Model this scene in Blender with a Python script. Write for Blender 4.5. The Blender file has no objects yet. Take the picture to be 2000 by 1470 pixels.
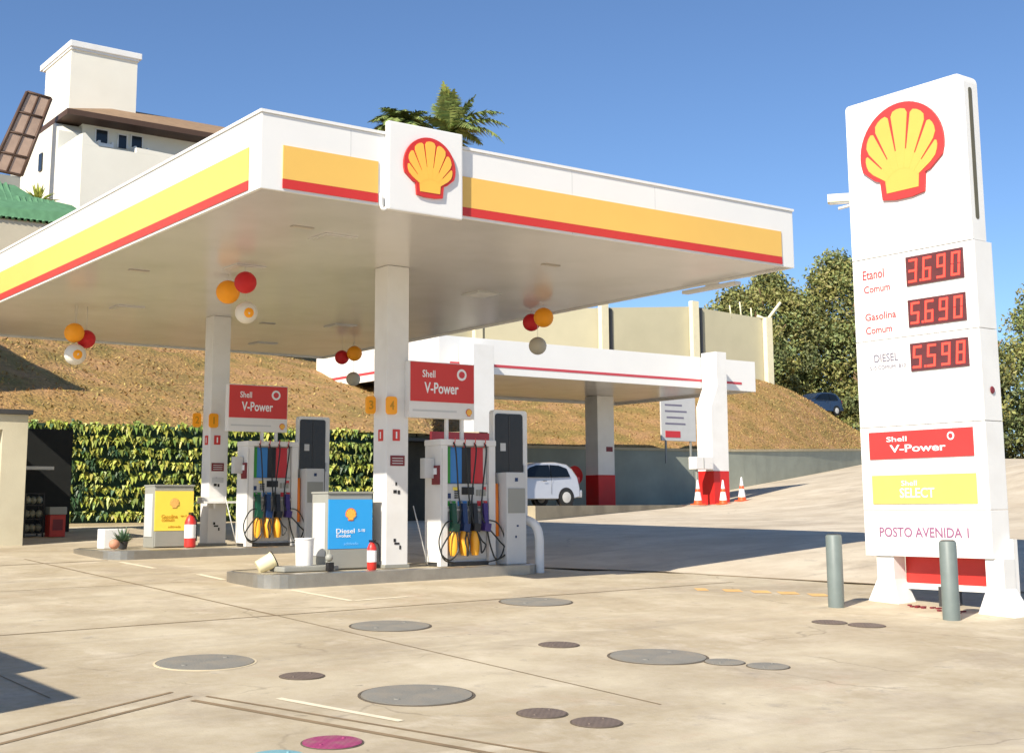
import bpy, bmesh, math, random
from mathutils import Vector, Matrix, noise
random.seed(7)
C = bpy.context.scene.collection
S = bpy.context.scene
R = math.radians

# ---------------------------------------------------------------- camera, sky, sun, exposure
cam_d = bpy.data.cameras.new('camera'); cam = bpy.data.objects.new('camera', cam_d); C.objects.link(cam)
S.camera = cam
CY, CP, CR = R(53.12670847), R(8.71384607), R(-0.39731789)
fwd = Vector((math.cos(CY)*math.cos(CP), math.sin(CY)*math.cos(CP), math.sin(CP)))
rt0 = Vector((math.sin(CY), -math.cos(CY), 0)); up0 = rt0.cross(fwd)
rt = rt0*math.cos(CR)+up0*math.sin(CR); up = -rt0*math.sin(CR)+up0*math.cos(CR)
cam.matrix_world = Matrix(((rt.x, up.x, -fwd.x, 0), (rt.y, up.y, -fwd.y, 0), (rt.z, up.z, -fwd.z, 1.05), (0, 0, 0, 1)))
cam_d.sensor_width = 36; cam_d.lens = 2570.75/2000*36
cam_d.shift_x = -0.0053; cam_d.shift_y = -0.0698
cam_d.clip_start = 0.1; cam_d.clip_end = 4000
SUN = Vector((-1.22, -0.5, 1.0)).normalized()
W = bpy.data.worlds.new('World'); S.world = W; W.use_nodes = True
nt = W.node_tree; bg = nt.nodes['Background']; sky = nt.nodes.new('ShaderNodeTexSky')
sky.sky_type = 'NISHITA'; sky.sun_disc = False
sky.sun_elevation = math.asin(SUN.z); sky.sun_rotation = math.atan2(SUN.x, SUN.y)
sky.air_density = 1.0; sky.dust_density = 0.3; sky.ozone_density = 6.0; sky.altitude = 1500
nt.links.new(sky.outputs[0], bg.inputs[0]); bg.inputs[1].default_value = 0.10
sd = bpy.data.lights.new('sun', 'SUN'); sun = bpy.data.objects.new('sun', sd); C.objects.link(sun)
sd.energy = 4.7; sd.angle = R(0.5); sd.color = (1.0, 0.92, 0.79)
sun.rotation_euler = (-SUN).to_track_quat('-Z', 'Y').to_euler(); sun.location = (0, 0, 40)
S.view_settings.view_transform = 'Standard'; S.view_settings.look = 'None'
S.view_settings.exposure = 0.6; S.view_settings.gamma = 1

# ---------------------------------------------------------------- helpers
def lin(c):
    c = c/255.0
    return c/12.92 if c <= 0.04045 else ((c+0.055)/1.055)**2.4
def rgb(r, g, b): return (lin(r), lin(g), lin(b), 1)
def mat(name, col, rough=0.5, metal=0.0, var=0.0, scale=3.0, bump=0.0, bscale=40.0, dirt=None, dirt_amt=0.0, dscale=1.5, island=0.0, emit=0.0, spec=0.5, stretch=None, coat=0.0):
    m = bpy.data.materials.new(name); m.use_nodes = True
    n = m.node_tree.nodes; L = m.node_tree.links; p = n['Principled BSDF']
    p.inputs['Roughness'].default_value = rough; p.inputs['Metallic'].default_value = metal
    p.inputs['Specular IOR Level'].default_value = spec
    if coat: p.inputs['Coat Weight'].default_value = coat
    col = col if len(col) == 4 else (*col, 1)
    p.inputs['Base Color'].default_value = col
    out = None
    tc = n.new('ShaderNodeTexCoord')
    vec = tc.outputs['Object']
    if stretch:
        mp = n.new('ShaderNodeMapping'); mp.inputs['Scale'].default_value = stretch; L.new(vec, mp.inputs[0]); vec = mp.outputs[0]
    if var > 0:
        t = n.new('ShaderNodeTexNoise'); t.inputs['Scale'].default_value = scale; t.inputs['Detail'].default_value = 6; t.inputs['Roughness'].default_value = .6; L.new(vec, t.inputs['Vector'])
        mr = n.new('ShaderNodeMapRange'); mr.inputs[1].default_value = .3; mr.inputs[2].default_value = .7; mr.inputs[3].default_value = 1-var; mr.inputs[4].default_value = 1+var
        L.new(t.outputs[0], mr.inputs[0])
        hs = n.new('ShaderNodeHueSaturation'); hs.inputs['Color'].default_value = col; L.new(mr.outputs[0], hs.inputs['Value']); out = hs.outputs[0]
    if dirt is not None:
        t = n.new('ShaderNodeTexNoise'); t.inputs['Scale'].default_value = dscale; t.inputs['Detail'].default_value = 8; L.new(vec, t.inputs['Vector'])
        mr = n.new('ShaderNodeMapRange'); mr.inputs[1].default_value = .45; mr.inputs[2].default_value = .75; mr.inputs[4].default_value = dirt_amt; L.new(t.outputs[0], mr.inputs[0])
        mx = n.new('ShaderNodeMix'); mx.data_type = 'RGBA'; L.new(mr.outputs[0], mx.inputs[0])
        if out: L.new(out, mx.inputs[6])
        else: mx.inputs[6].default_value = col
        mx.inputs[7].default_value = dirt; out = mx.outputs[2]
    if island > 0:
        g = n.new('ShaderNodeNewGeometry'); mr = n.new('ShaderNodeMapRange'); mr.inputs[3].default_value = 1-island; mr.inputs[4].default_value = 1+island
        L.new(g.outputs['Random Per Island'], mr.inputs[0]); hs = n.new('ShaderNodeHueSaturation')
        if out: L.new(out, hs.inputs['Color'])
        else: hs.inputs['Color'].default_value = col
        L.new(mr.outputs[0], hs.inputs['Value']); out = hs.outputs[0]
        m2 = n.new('ShaderNodeMapRange'); m2.inputs[3].default_value = .47; m2.inputs[4].default_value = .53
        mm = n.new('ShaderNodeMath'); mm.operation = 'FRACT'; m3 = n.new('ShaderNodeMath'); m3.operation = 'MULTIPLY'; m3.inputs[1].default_value = 7.3
        L.new(g.outputs['Random Per Island'], m3.inputs[0]); L.new(m3.outputs[0], mm.inputs[0]); L.new(mm.outputs[0], m2.inputs[0]); L.new(m2.outputs[0], hs.inputs['Hue'])
    if out: L.new(out, p.inputs['Base Color'])
    if bump > 0:
        t = n.new('ShaderNodeTexNoise'); t.inputs['Scale'].default_value = bscale; t.inputs['Detail'].default_value = 5; L.new(vec, t.inputs['Vector'])
        b = n.new('ShaderNodeBump'); b.inputs['Strength'].default_value = bump; b.inputs['Distance'].default_value = .05; L.new(t.outputs[0], b.inputs['Height']); L.new(b.outputs[0], p.inputs['Normal'])
    if emit > 0:
        p.inputs['Emission Color'].default_value = col; p.inputs['Emission Strength'].default_value = emit
    return m

ORG = {}
def tag(o, label=None, cat=None, group=None, kind=None):
    if label: o['label'] = label
    if cat: o['category'] = cat
    if group: o['group'] = group
    if kind: o['kind'] = kind
    return o
def root(name, loc, label, cat, group=None):
    o = bpy.data.objects.new(name, None); C.objects.link(o); o.location = loc; o.empty_display_size = .2
    ORG[o.name] = Vector(loc); return tag(o, label, cat, group)
def link_mesh(name, me, parent=None, origin=None):
    o = bpy.data.objects.new(name, me); C.objects.link(o)
    if parent is not None:
        og = ORG[parent.name]; o.parent = parent
    else:
        og = Vector(origin) if origin is not None else Vector((0, 0, 0)); o.location = og
    me.transform(Matrix.Translation(-og)); ORG[o.name] = og
    return o

class MB:
    def __init__(s): s.bm = bmesh.new(); s.mats = []; s.mi = 0
    def m(s, mt):
        if mt not in s.mats: s.mats.append(mt)
        s.mi = s.mats.index(mt); return s
    def _f(s, vs):
        try:
            f = s.bm.faces.new(vs); f.material_index = s.mi; return f
        except ValueError: return None
    def box(s, x0, x1, y0, y1, z0, z1, bev=0.0):
        ret = bmesh.ops.create_cube(s.bm, size=1, matrix=Matrix.Translation(((x0+x1)/2, (y0+y1)/2, (z0+z1)/2)) @ Matrix.Diagonal((abs(x1-x0), abs(y1-y0), abs(z1-z0), 1)))
        vs = ret['verts']; fs = set(f for v in vs for f in v.link_faces)
        for f in fs: f.material_index = s.mi
        if bev > 0:
            es = set(e for v in vs for e in v.link_edges)
            r = bmesh.ops.bevel(s.bm, geom=list(es), offset=bev, segments=2, affect='EDGES', profile=.7)
            for f in r['faces']: f.material_index = s.mi
        return s
    def obox(s, c, size, M):   # oriented box, M 3x3
        ret = bmesh.ops.create_cube(s.bm, size=1, matrix=Matrix.Translation(c) @ M.to_4x4() @ Matrix.Diagonal((*size, 1)))
        for v in ret['verts']:
            for f in v.link_faces: f.material_index = s.mi
        return s
    def prism(s, pts, d, cap=True):   # pts: list of Vector loop; d: extrusion vector
        d = Vector(d); a = [s.bm.verts.new(p) for p in pts]; b = [s.bm.verts.new(Vector(p)+d) for p in pts]; n = len(pts)
        for i in range(n): s._f([a[i], a[(i+1) % n], b[(i+1) % n], b[i]])
        if cap: s._f(a[::-1]); s._f(b)
        return s
    def tube(s, pts, r, seg=8, cap=True, radii=None):
        pts = [Vector(p) for p in pts]; rings = []
        t0 = (pts[1]-pts[0]).normalized(); ref = Vector((0, 0, 1)) if abs(t0.z) < .9 else Vector((1, 0, 0))
        nn = t0.cross(ref).normalized()
        for i, p in enumerate(pts):
            t = (pts[min(i+1, len(pts)-1)]-pts[max(i-1, 0)]).normalized()
            nn = (nn-t*nn.dot(t)).normalized(); b = t.cross(nn)
            rr = radii[i] if radii else r
            rings.append([s.bm.verts.new(p+(nn*math.cos(2*math.pi*k/seg)+b*math.sin(2*math.pi*k/seg))*rr) for k in range(seg)])
        for i in range(len(rings)-1):
            for k in range(seg):
                f = s._f([rings[i][k], rings[i][(k+1) % seg], rings[i+1][(k+1) % seg], rings[i+1][k]])
                if f: f.smooth = True
        if cap: s._f(rings[0][::-1]); s._f(rings[-1])
        return s
    def lathe(s, c, prof, seg=24, M=None):   # prof [(r,z)]
        c = Vector(c); M = M or Matrix.Identity(3); rings = []
        for r, z in prof: rings.append([s.bm.verts.new(c+M @ Vector((r*math.cos(2*math.pi*k/seg), r*math.sin(2*math.pi*k/seg), z))) for k in range(seg)])
        for i in range(len(rings)-1):
            for k in range(seg):
                f = s._f([rings[i][k], rings[i][(k+1) % seg], rings[i+1][(k+1) % seg], rings[i+1][k]])
                if f: f.smooth = True
        s._f(rings[0][::-1]); s._f(rings[-1]); return s
    def ball(s, c, r, sub=3, sc=(1, 1, 1)):
        ret = bmesh.ops.create_icosphere(s.bm, subdivisions=sub, radius=r, matrix=Matrix.Translation(c) @ Matrix.Diagonal((*sc, 1)))
        for v in ret['verts']:
            for f in v.link_faces: f.material_index = s.mi; f.smooth = True
        return s
    def quad(s, a, b, c, d): s._f([s.bm.verts.new(p) for p in (a, b, c, d)]); return s
    def build(s, name, mt=None, parent=None, origin=None):
        bmesh.ops.recalc_face_normals(s.bm, faces=s.bm.faces)
        for e in s.bm.edges:
            if len(e.link_faces) == 2 and e.calc_face_angle(0) > R(42): e.smooth = False
        me = bpy.data.meshes.new(name); s.bm.to_mesh(me); s.bm.free()
        for q in (s.mats or [mt]): me.materials.append(q)
        return link_mesh(name, me, parent, origin)
def V(*a): return Vector(a)
def curve(ctrl, n=6):   # catmull rom
    P = [Vector(p) for p in ctrl]; P = [2*P[0]-P[1]]+P+[2*P[-1]-P[-2]]; out = []
    for i in range(1, len(P)-2):
        for k in range(n):
            t = k/n
            out.append(.5*((2*P[i])+(P[i+1]-P[i-1])*t+(2*P[i-1]-5*P[i]+4*P[i+1]-P[i+2])*t*t+(3*P[i]-P[i-1]-3*P[i+1]+P[i+2])*t**3))
    out.append(P[-2]); return out
def copy_tree(o, delta, parent=None):
    c = o.copy(); C.objects.link(c)
    if parent is not None: c.parent = parent
    else: c.location = o.location+Vector(delta)
    ORG[c.name] = ORG[o.name]+Vector(delta)
    for ch in list(o.children): copy_tree(ch, delta, c)
    return c

# facing frames: f(a,b,h) -> world; a along the face to the viewer's right, b up, h out of the face
class Face:
    def __init__(s, axis, pos): s.axis = axis; s.pos = pos
    def __call__(s, a, b, h=0.0):
        return V(a, s.pos-h, b) if s.axis == 'y' else V(s.pos-h, a, b)      # 'y': face normal -Y (a = x) ; 'x': face normal -X (a = y)
    def right(s): return V(1, 0, 0) if s.axis == 'y' else V(0, -1, 0)
    def nrm(s): return V(0, -1, 0) if s.axis == 'y' else V(-1, 0, 0)
def plate(mb, F, a0, a1, b0, b1, h0, h1):
    p = [F(a0, b0, h0), F(a1, b0, h0), F(a1, b1, h0), F(a0, b1, h0)]
    return mb.prism(p, F.nrm()*(h1-h0))
def rplate(mb, F, a0, a1, b0, b1, r, h0, h1, seg=4):
    pts = []
    for cx, cy, t in ((a1-r, b1-r, 0), (a0+r, b1-r, 90), (a0+r, b0+r, 180), (a1-r, b0+r, 270)):
        for k in range(seg+1):
            an = R(t+90*k/seg); pts.append(F(cx+r*math.cos(an), cy+r*math.sin(an), h0))
    return mb.prism(pts, F.nrm()*(h1-h0))
def text(name, body, F, ac, bc, w, hgt, mt, parent, h=0.004, off=0.0, th=0.003):
    """lettering w x hgt metres centred on (ac, bc) of a face"""
    cu = bpy.data.curves.new('t', 'FONT'); cu.body = body; cu.offset = off; cu.extrude = 0.01; cu.resolution_u = 3; cu.align_x = 'LEFT'
    o = bpy.data.objects.new('t', cu); C.objects.link(o); bpy.context.view_layer.update()
    me = bpy.data.meshes.new_from_object(o); bpy.data.objects.remove(o); bpy.data.curves.remove(cu)
    xs = [v.co.x for v in me.vertices]; ys = [v.co.y for v in me.vertices]
    x0, x1, y0, y1 = min(xs), max(xs), min(ys), max(ys); r = F.right(); n = F.nrm(); c = F(ac, bc, h)
    for v in me.vertices:
        u = ((v.co.x-x0)/(x1-x0)-.5)*w; t = ((v.co.y-y0)/(y1-y0)-.5)*hgt; q = (v.co.z/.01+1)*th*.5
        v.co = c+r*u+V(0, 0, t)+n*q
    me.name = name; me.materials.clear(); me.materials.append(mt)
    return link_mesh(name, me, parent)
SHELL = [(.25, -.47), (.27, -.27), (.33, -.25), (.475, -.13)]+[(.5*math.cos(R(a)), .02+.5*math.sin(R(a))) for a in range(-8, 189, 7)]+[(-.475, -.13), (-.33, -.25), (-.27, -.27), (-.25, -.47), (-.1, -.495), (.1, -.495)]
def shell_emblem(name, F, ac, bc, w, hgt, parent, red, yel, h=0.0, th=.03):
    r = F.right(); n = F.nrm(); c = F(ac, bc, h)
    def P(u, v, q=0): return c+r*u*w+V(0, 0, v*hgt)+n*q
    m = MB(); m.prism([P(u, v) for u, v in SHELL], n*th); e = m.build(name, red, parent)
    m = MB(); cu, cv = 0, -.40
    m.prism([P(u, v, th) for u, v in [(-.19, -.41), (.19, -.41), (.205, -.24), (.24, -.14), (.12, .0), (0, .03), (-.12, .0), (-.24, -.14), (-.205, -.24)]], n*.0065)
    a0, a1 = 31.0, 149.0; st = (a1-a0)/7
    for k in range(7):
        lo, hi = a0+k*st, a0+(k+1)*st; pts = []
        def edge(a, rr): return (cu+rr*math.cos(R(a)), cv+rr*math.sin(R(a)))
        def Rm(a):
            d = V(math.cos(R(a)), math.sin(R(a)), 0); o = V(cu, cv-.02, 0); b = o.dot(d); return -b+math.sqrt(b*b-(o.dot(o)-.43**2))
        g0, g1 = .5, 1.35
        Re = min(Rm(lo), Rm(hi), Rm((lo+hi)/2))
        pts += [edge(lo+g0, .22), edge(hi-g0, .22), edge(hi-g1, Rm(hi)-.045)]
        for t in (.8, .6, .4, .2):
            a = lo+(hi-lo)*t; pts.append(edge(a, Rm(a)+.005-.10*(t-.5)**2*1.2))
        pts += [edge(lo+g1, Rm(lo)-.045)]
        m.prism([P(u, v, th) for u, v in pts], n*.008)
    y = m.build('shell_ribs', yel, e); return e

# ---------------------------------------------------------------- materials
WHITE = mat('white_paint', (.80, .79, .76), .45, var=.03, scale=1.2, dirt=(.55, .50, .42, 1), dirt_amt=.18, dscale=2.0)
WHITE2 = mat('white_fascia', (.82, .81, .78), .35, var=.02, scale=.8)
YEL = mat('fascia_yellow', rgb(236, 190, 96), .35, var=.03, scale=.8)
YEL2 = mat('emblem_yellow', rgb(246, 190, 78), .4, var=.02)
YELT = mat('totem_emblem_yellow', rgb(212, 176, 84), .45, var=.03)
REDT = mat('totem_red', rgb(196, 58, 56), .5, var=.04)
RED = mat('sign_red', rgb(204, 52, 46), .4, var=.03)
PALERED = mat('stripe_red', rgb(196, 70, 80), .5, var=.05)
SOFF = mat('soffit_panel', rgb(214, 211, 208), .22, var=.04, scale=.7, dirt=(.3, .26, .2, 1), dirt_amt=.2, dscale=.9)
COLM = mat('column_paint', rgb(228, 226, 222), .45, var=.03, scale=1.5, dirt=(.4, .35, .28, 1), dirt_amt=.15, dscale=2.5)
GREY = mat('grey_cabinet', rgb(150, 150, 142), .5, var=.05, scale=2)
LGREY = mat('pale_grey', rgb(200, 200, 198), .45, var=.04)
DGREY = mat('dark_grey', rgb(62, 62, 62), .5, var=.1)
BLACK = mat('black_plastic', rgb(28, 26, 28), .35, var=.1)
DBROWN = mat('dark_glass_panel', rgb(40, 34, 34), .25, var=.15, scale=2)
STEEL = mat('steel_kerb', rgb(168, 164, 156), .32, metal=.8, var=.12, scale=4, bump=.1)
BLUE = mat('poster_blue', rgb(40, 160, 232), .4, var=.02)
PYEL = mat('poster_yellow', rgb(250, 222, 84), .4, var=.03)
ORANGE = mat('tag_orange', rgb(255, 168, 24), .45, var=.04)
INK = mat('lettering_white', (.85, .85, .85), .5)
INKR = mat('lettering_red', rgb(206, 60, 66), .5)
INKG = mat('lettering_grey', rgb(120, 116, 134), .5)
INKO = mat('lettering_ochre', rgb(196, 140, 20), .5)
INKLB = mat('lettering_pale_blue', rgb(120, 200, 250), .5)
MAROON = mat('maroon', rgb(120, 36, 44), .5, var=.1)
LED = mat('led_segment', rgb(255, 70, 56), .4, emit=.9)
LEDBG = mat('display_background', rgb(96, 50, 52), .3, var=.15, scale=5)
BOLL = mat('bollard_grey', rgb(112, 122, 118), .5, var=.08, scale=5, dirt=(.12, .12, .11, 1), dirt_amt=.3)
GREENB = mat('fuel_green', rgb(60, 150, 60), .4); BLUEB = mat('fuel_blue', rgb(58, 130, 200), .4); REDB = mat('fuel_red', rgb(206, 50, 58), .4)
PURP = mat('nozzle_purple', rgb(60, 40, 110), .4); NGREEN = mat('nozzle_green', rgb(16, 70, 50), .4); NBLUE = mat('nozzle_blue', rgb(20, 50, 96), .4)
RUB = mat('hose_rubber', rgb(34, 38, 38), .5)
AMBER = mat('amber_guard', rgb(246, 176, 50), .4, var=.1)
ORH = mat('orange_sleeve', rgb(236, 128, 40), .5, var=.1)

# concrete forecourt with stains, drifts and cracks
def concrete(name, c1, c2, c3, seed=0.0):
    m = bpy.data.materials.new(name); m.use_nodes = True; n = m.node_tree.nodes; L = m.node_tree.links; p = n['Principled BSDF']
    tc = n.new('ShaderNodeTexCoord'); mp = n.new('ShaderNodeMapping'); mp.inputs['Location'].default_value = (seed, seed*.7, 0); L.new(tc.outputs['Object'], mp.inputs[0])
    def nz(sc, det=6, st=None, rough=.6, dist=0.0):
        v = mp.outputs[0]
        if st: q = n.new('ShaderNodeMapping'); q.inputs['Scale'].default_value = st; q.inputs['Rotation'].default_value = (0, 0, R(-37)); L.new(v, q.inputs[0]); v = q.outputs[0]
        t = n.new('ShaderNodeTexNoise'); t.inputs['Scale'].default_value = sc; t.inputs['Detail'].default_value = det; t.inputs['Roughness'].default_value = rough; t.inputs['Distortion'].default_value = dist; L.new(v, t.inputs['Vector']); return t.outputs[0]
    def rng(s, a, b, c=0.0, d=1.0): q = n.new('ShaderNodeMapRange'); q.inputs[1].default_value = a; q.inputs[2].default_value = b; q.inputs[3].default_value = c; q.inputs[4].default_value = d; L.new(s, q.inputs[0]); return q.outputs[0]
    def mix(f, a, b, mode='MIX'):
        q = n.new('ShaderNodeMix'); q.data_type = 'RGBA'; q.blend_type = mode
        if isinstance(f, float): q.inputs[0].default_value = f
        else: L.new(f, q.inputs[0])
        for i, s in ((6, a), (7, b)):
            if isinstance(s, tuple): q.inputs[i].default_value = s
            else: L.new(s, q.inputs[i])
        return q.outputs[2]
    c = mix(rng(nz(.45, 6, dist=.5), .38, .60), c1, c2)
    c = mix(rng(nz(1.3, 9, None, .7, .4), .50, .64, 0, .55), c, (.66, .58, .44, 1))
    c = mix(rng(nz(.8, 8, (1, 1.3, 1)), .42, .66, 0, .7), c, c3)
    c = mix(rng(nz(.38, 9, None, .68, .5), .53, .64, 0, .55), c, (.33, .265, .185, 1))
    c = mix(rng(nz(1.1, 9, None, .7, .3), .58, .68, 0, .4), c, (.47, .33, .22, 1))
    c = mix(rng(nz(2.6, 8, None, .7), .60, .70, 0, .6), c, (.27, .23, .18, 1))
    c = mix(rng(nz(9, 4), .3, .7, 0, .22), c, (.62, .55, .45, 1))
    c = mix(rng(nz(.7, 5, (.22, 2.2, 1), .55, .3), .55, .70, 0, .28), c, (.24, .20, .155, 1))
    c = mix(rng(nz(5.5, 3), .70, .76, 0, .5), c, (.16, .13, .10, 1))
    L.new(c, p.inputs['Base Color']); p.inputs['Roughness'].default_value = .82
    vo = n.new('ShaderNodeTexVoronoi'); vo.feature = 'DISTANCE_TO_EDGE'; vo.inputs['Scale'].default_value = .42
    dn = n.new('ShaderNodeTexNoise'); dn.inputs['Scale'].default_value = 1.6; dn.inputs['Detail'].default_value = 7; L.new(mp.outputs[0], dn.inputs['Vector'])
    va = n.new('ShaderNodeMix'); va.data_type = 'VECTOR'; va.inputs[0].default_value = .35; L.new(mp.outputs[0], va.inputs[4]); L.new(dn.outputs['Color'], va.inputs[5]); L.new(va.outputs[1], vo.inputs['Vector'])
    ck = rng(vo.outputs['Distance'], .0, .006, 1, 0); mk = rng(nz(.5, 3), .50, .60, 0, .55); mu = n.new('ShaderNodeMath'); mu.operation = 'MULTIPLY'; L.new(ck, mu.inputs[0]); L.new(mk, mu.inputs[1])
    c = mix(mu.outputs[0], c, (.20, .16, .11, 1)); L.new(c, p.inputs['Base Color'])
    b = n.new('ShaderNodeBump'); b.inputs['Strength'].default_value = .18; b.inputs['Distance'].default_value = .02; L.new(nz(30, 6), b.inputs['Height']); L.new(b.outputs[0], p.inputs['Normal'])
    return m
CONC = concrete('concrete_forecourt', (.40, .325, .205, 1), (.55, .475, .33, 1), (.355, .285, .18, 1))
PLATC = mat('platform_concrete', rgb(176, 164, 138), .85, var=.12, scale=1.2, dirt=(.16, .13, .09, 1), dirt_amt=.5, dscale=1.0, bump=.2)
JOINT = mat('joint_sealant', rgb(134, 114, 86), .9, var=.2, scale=3)
LANE = mat('worn_lane_paint', rgb(226, 214, 186), .8, var=.08, scale=6)
LANEO = mat('worn_orange_paint', rgb(220, 176, 112), .85, var=.15, scale=5)

# ---------------------------------------------------------------- ground
def sst(a, b, x):
    t = min(1, max(0, (x-a)/(b-a))); return t*t*(3-2*t)
def gz(x, y):
    pl = .012*(x-11.24)+.045*(y-18.37); q = x-y
    w = sst(-3, 2, q); base = pl if pl < 1.0 else (1.0*(1-w)+pl*w)
    g_ = 0.0 if x < 15.5 else (.064*(x-15.5) if x < 20.5 else min(.45, .32+.02*(x-20.5)))
    e1 = g_*min(1.05, max(0.0, (29.5-y)/12.5)); e2 = min(1.7, .105*max(0.0, q))*sst(24, 42, x)
    return base+e1+e2
def ramp_edge(y): return 15.33+(16.38-y)*.277 if y < 16.38 else max(13.75, 15.33-(y-16.38)*.8)
def gzl(x, y): return gz(x, y)-.06*sst(.3, 1.3, x-ramp_edge(y))
xs = [-150, -100, -60, -40, -25, -15]+[-8+i for i in range(0, 34)]+[26+1.5*i for i in range(0, 34)]+[80, 90, 105, 125, 160, 220, 320]
ys = [-80, -50, -30, -18, -10, -5]+[-2+i for i in range(0, 40)]+[38+1.5*i for i in range(0, 22)]+[76, 90, 110, 150, 220]
def grid(xs, ys, fz, mt, name):
    me = bpy.data.meshes.new(name); vs = [(x, y, fz(x, y)) for y in ys for x in xs]; nx = len(xs)
    fs = [(j*nx+i, j*nx+i+1, (j+1)*nx+i+1, (j+1)*nx+i) for j in range(len(ys)-1) for i in range(nx-1)]
    me.from_pydata(vs, [], fs); me.materials.append(mt); me.polygons.foreach_set('use_smooth', [True]*len(fs))
    return link_mesh(name, me)
g = grid(xs, ys, gzl, CONC, 'ground'); tag(g, 'sunlit beige stained concrete forecourt rising to the back', None, None, 'structure')
RAMPC = concrete('ramp_concrete', (.52, .435, .31, 1), (.64, .555, .42, 1), (.47, .385, .27, 1), 31.0)
ry = [-40, -20, -8]+[-2+i*.8 for i in range(0, 75)]+[60, 66, 74, 84, 100]; rv = []; nxr = 70
for y in ry:
    e_ = ramp_edge(y)
    for k in range(nxr+1): t = (k/nxr)**1.6; x = e_+(150-e_)*t; rv.append((x, y, gz(x, y)+(.006 if k else .004)))
rf_ = [(j*(nxr+1)+k, j*(nxr+1)+k+1, (j+1)*(nxr+1)+k+1, (j+1)*(nxr+1)+k) for j in range(len(ry)-1) for k in range(nxr)]
me = bpy.data.meshes.new('access_ramp'); me.from_pydata(rv, [], rf_); me.materials.append(RAMPC); me.polygons.foreach_set('use_smooth', [True]*len(rf_))
o = link_mesh('access_ramp', me); tag(o, 'paler concrete ramp rising to the right behind the gutter', None, None, 'structure')
def strip(mb, a, b, w, off=.004, n=None):
    a = V(*a, 0); b = V(*b, 0); d = (b-a); ln = d.length; d.normalize(); s = V(-d.y, d.x, 0)*w/2; n = n or max(1, int(ln/.5))
    for i in range(n):
        p = a+d*ln*i/n; q = a+d*ln*(i+1)/n
        mb.quad(*[V(t.x, t.y, gz(t.x, t.y)+off) for t in (p-s, q-s, q+s, p+s)])
    return mb
m = MB()
strip(m, (7.35, 14.66), (7.15, 24), .03); strip(m, (7.4, 8.0), (7.35, 14.6), .015); strip(m, (2, 14.68), (15.2, 14.62), .03); strip(m, (3.5, 19.0), (8.1, 18.9), .018); strip(m, (3.5, 10.9), (3.4, 14.6), .015)
strip(m, (13.8, 18.3), (15.3, 16.42), .08, .012); strip(m, (15.3, 16.42), (17.3, 9.3), .07, .012); strip(m, (6.4, 22.9), (8.3, 23.05), .05)
j = m.build('expansion_joint', JOINT); tag(j, 'thin dark joints between the concrete slabs', None, None, 'structure')
m = MB()
strip(m, (2.3, 9.50), (4.40, 10.62), .04); strip(m, (2.3, 9.24), (4.46, 10.38), .05); strip(m, (4.56, 10.3), (5.9, 6.3), .035); strip(m, (4.40, 10.2), (5.6, 6.4), .06)
j = m.build('drainage_channel', JOINT); tag(j, 'dark twin lined drain channel turning a corner in foreground', 'drain')
m = MB()
strip(m, (8.6, 18.9), (8.62, 19.9), .10); strip(m, (8.86, 15.5), (8.8, 17.1), .09); strip(m, (8.9, 15.5), (9.75, 15.54), .07); strip(m, (8.42, 21.2), (8.36, 22.6), .10); strip(m, (5.0, 9.9), (5.35, 8.6), .07)
j = m.build('lane_marking', LANE); tag(j, 'worn pale paint lines beside the pump islands', None, None, 'structure')
for k, (x, y, s_) in enumerate([(14.18, 13.75, .3), (14.42, 13.42, .3), (14.64, 13.1, .32), (14.82, 12.7, .3), (13.9, 14.1, .2)]):
    m = MB(); strip(m, (x-.10, y-.14), (x+.10, y+.14), s_*.85, n=1)
    o = m.build('painted_mark', LANEO); tag(o, 'faded orange painted dash on concrete left of the grey bollard', 'road marking', 'faded orange dashes near the price sign')

# manhole covers
MC1 = mat('cover_grey', rgb(130, 127, 118), .8, dirt=(.30, .25, .18, 1), dirt_amt=.6, dscale=4, var=.10, scale=3, bump=.15)
MC2 = mat('cover_small', rgb(112, 98, 88), .7, var=.12, scale=8, bump=.3)
def tread(m_, sc_):
    n = m_.node_tree.nodes; L = m_.node_tree.links; tc = n.new('ShaderNodeTexCoord'); ck = n.new('ShaderNodeTexChecker'); ck.inputs['Scale'].default_value = sc_; L.new(tc.outputs['Object'], ck.inputs['Vector'])
    b = n.new('ShaderNodeBump'); b.inputs['Strength'].default_value = .6; b.inputs['Distance'].default_value = .01; L.new(ck.outputs['Fac'], b.inputs['Height']); L.new(b.outputs[0], n['Principled BSDF'].inputs['Normal'])
    bc = n['Principled BSDF'].inputs['Base Color'].links[0].from_socket; mx = n.new('ShaderNodeMix'); mx.data_type = 'RGBA'; mx.blend_type = 'MULTIPLY'; mr = n.new('ShaderNodeMapRange'); mr.inputs[4].default_value = .28; L.new(ck.outputs['Fac'], mr.inputs[0]); L.new(mr.outputs[0], mx.inputs[0]); L.new(bc, mx.inputs[6]); mx.inputs[7].default_value = (.45, .42, .4, 1); L.new(mx.outputs[2], n['Principled BSDF'].inputs['Base Color'])
MCP = mat('cover_magenta', rgb(160, 60, 108), .7, dirt=(.26, .20, .15, 1), dirt_amt=.6, dscale=7, var=.10, scale=6)
MCB = mat('cover_teal', rgb(120, 170, 178), .6, var=.1, scale=6)
tread(MC2, 34); tread(MCP, 34)
RIM = mat('cover_rim', rgb(96, 86, 72), .8, var=.2, scale=9)
RIMP = mat('collar_concrete', rgb(205, 190, 158), .9, var=.08, scale=5)
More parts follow.
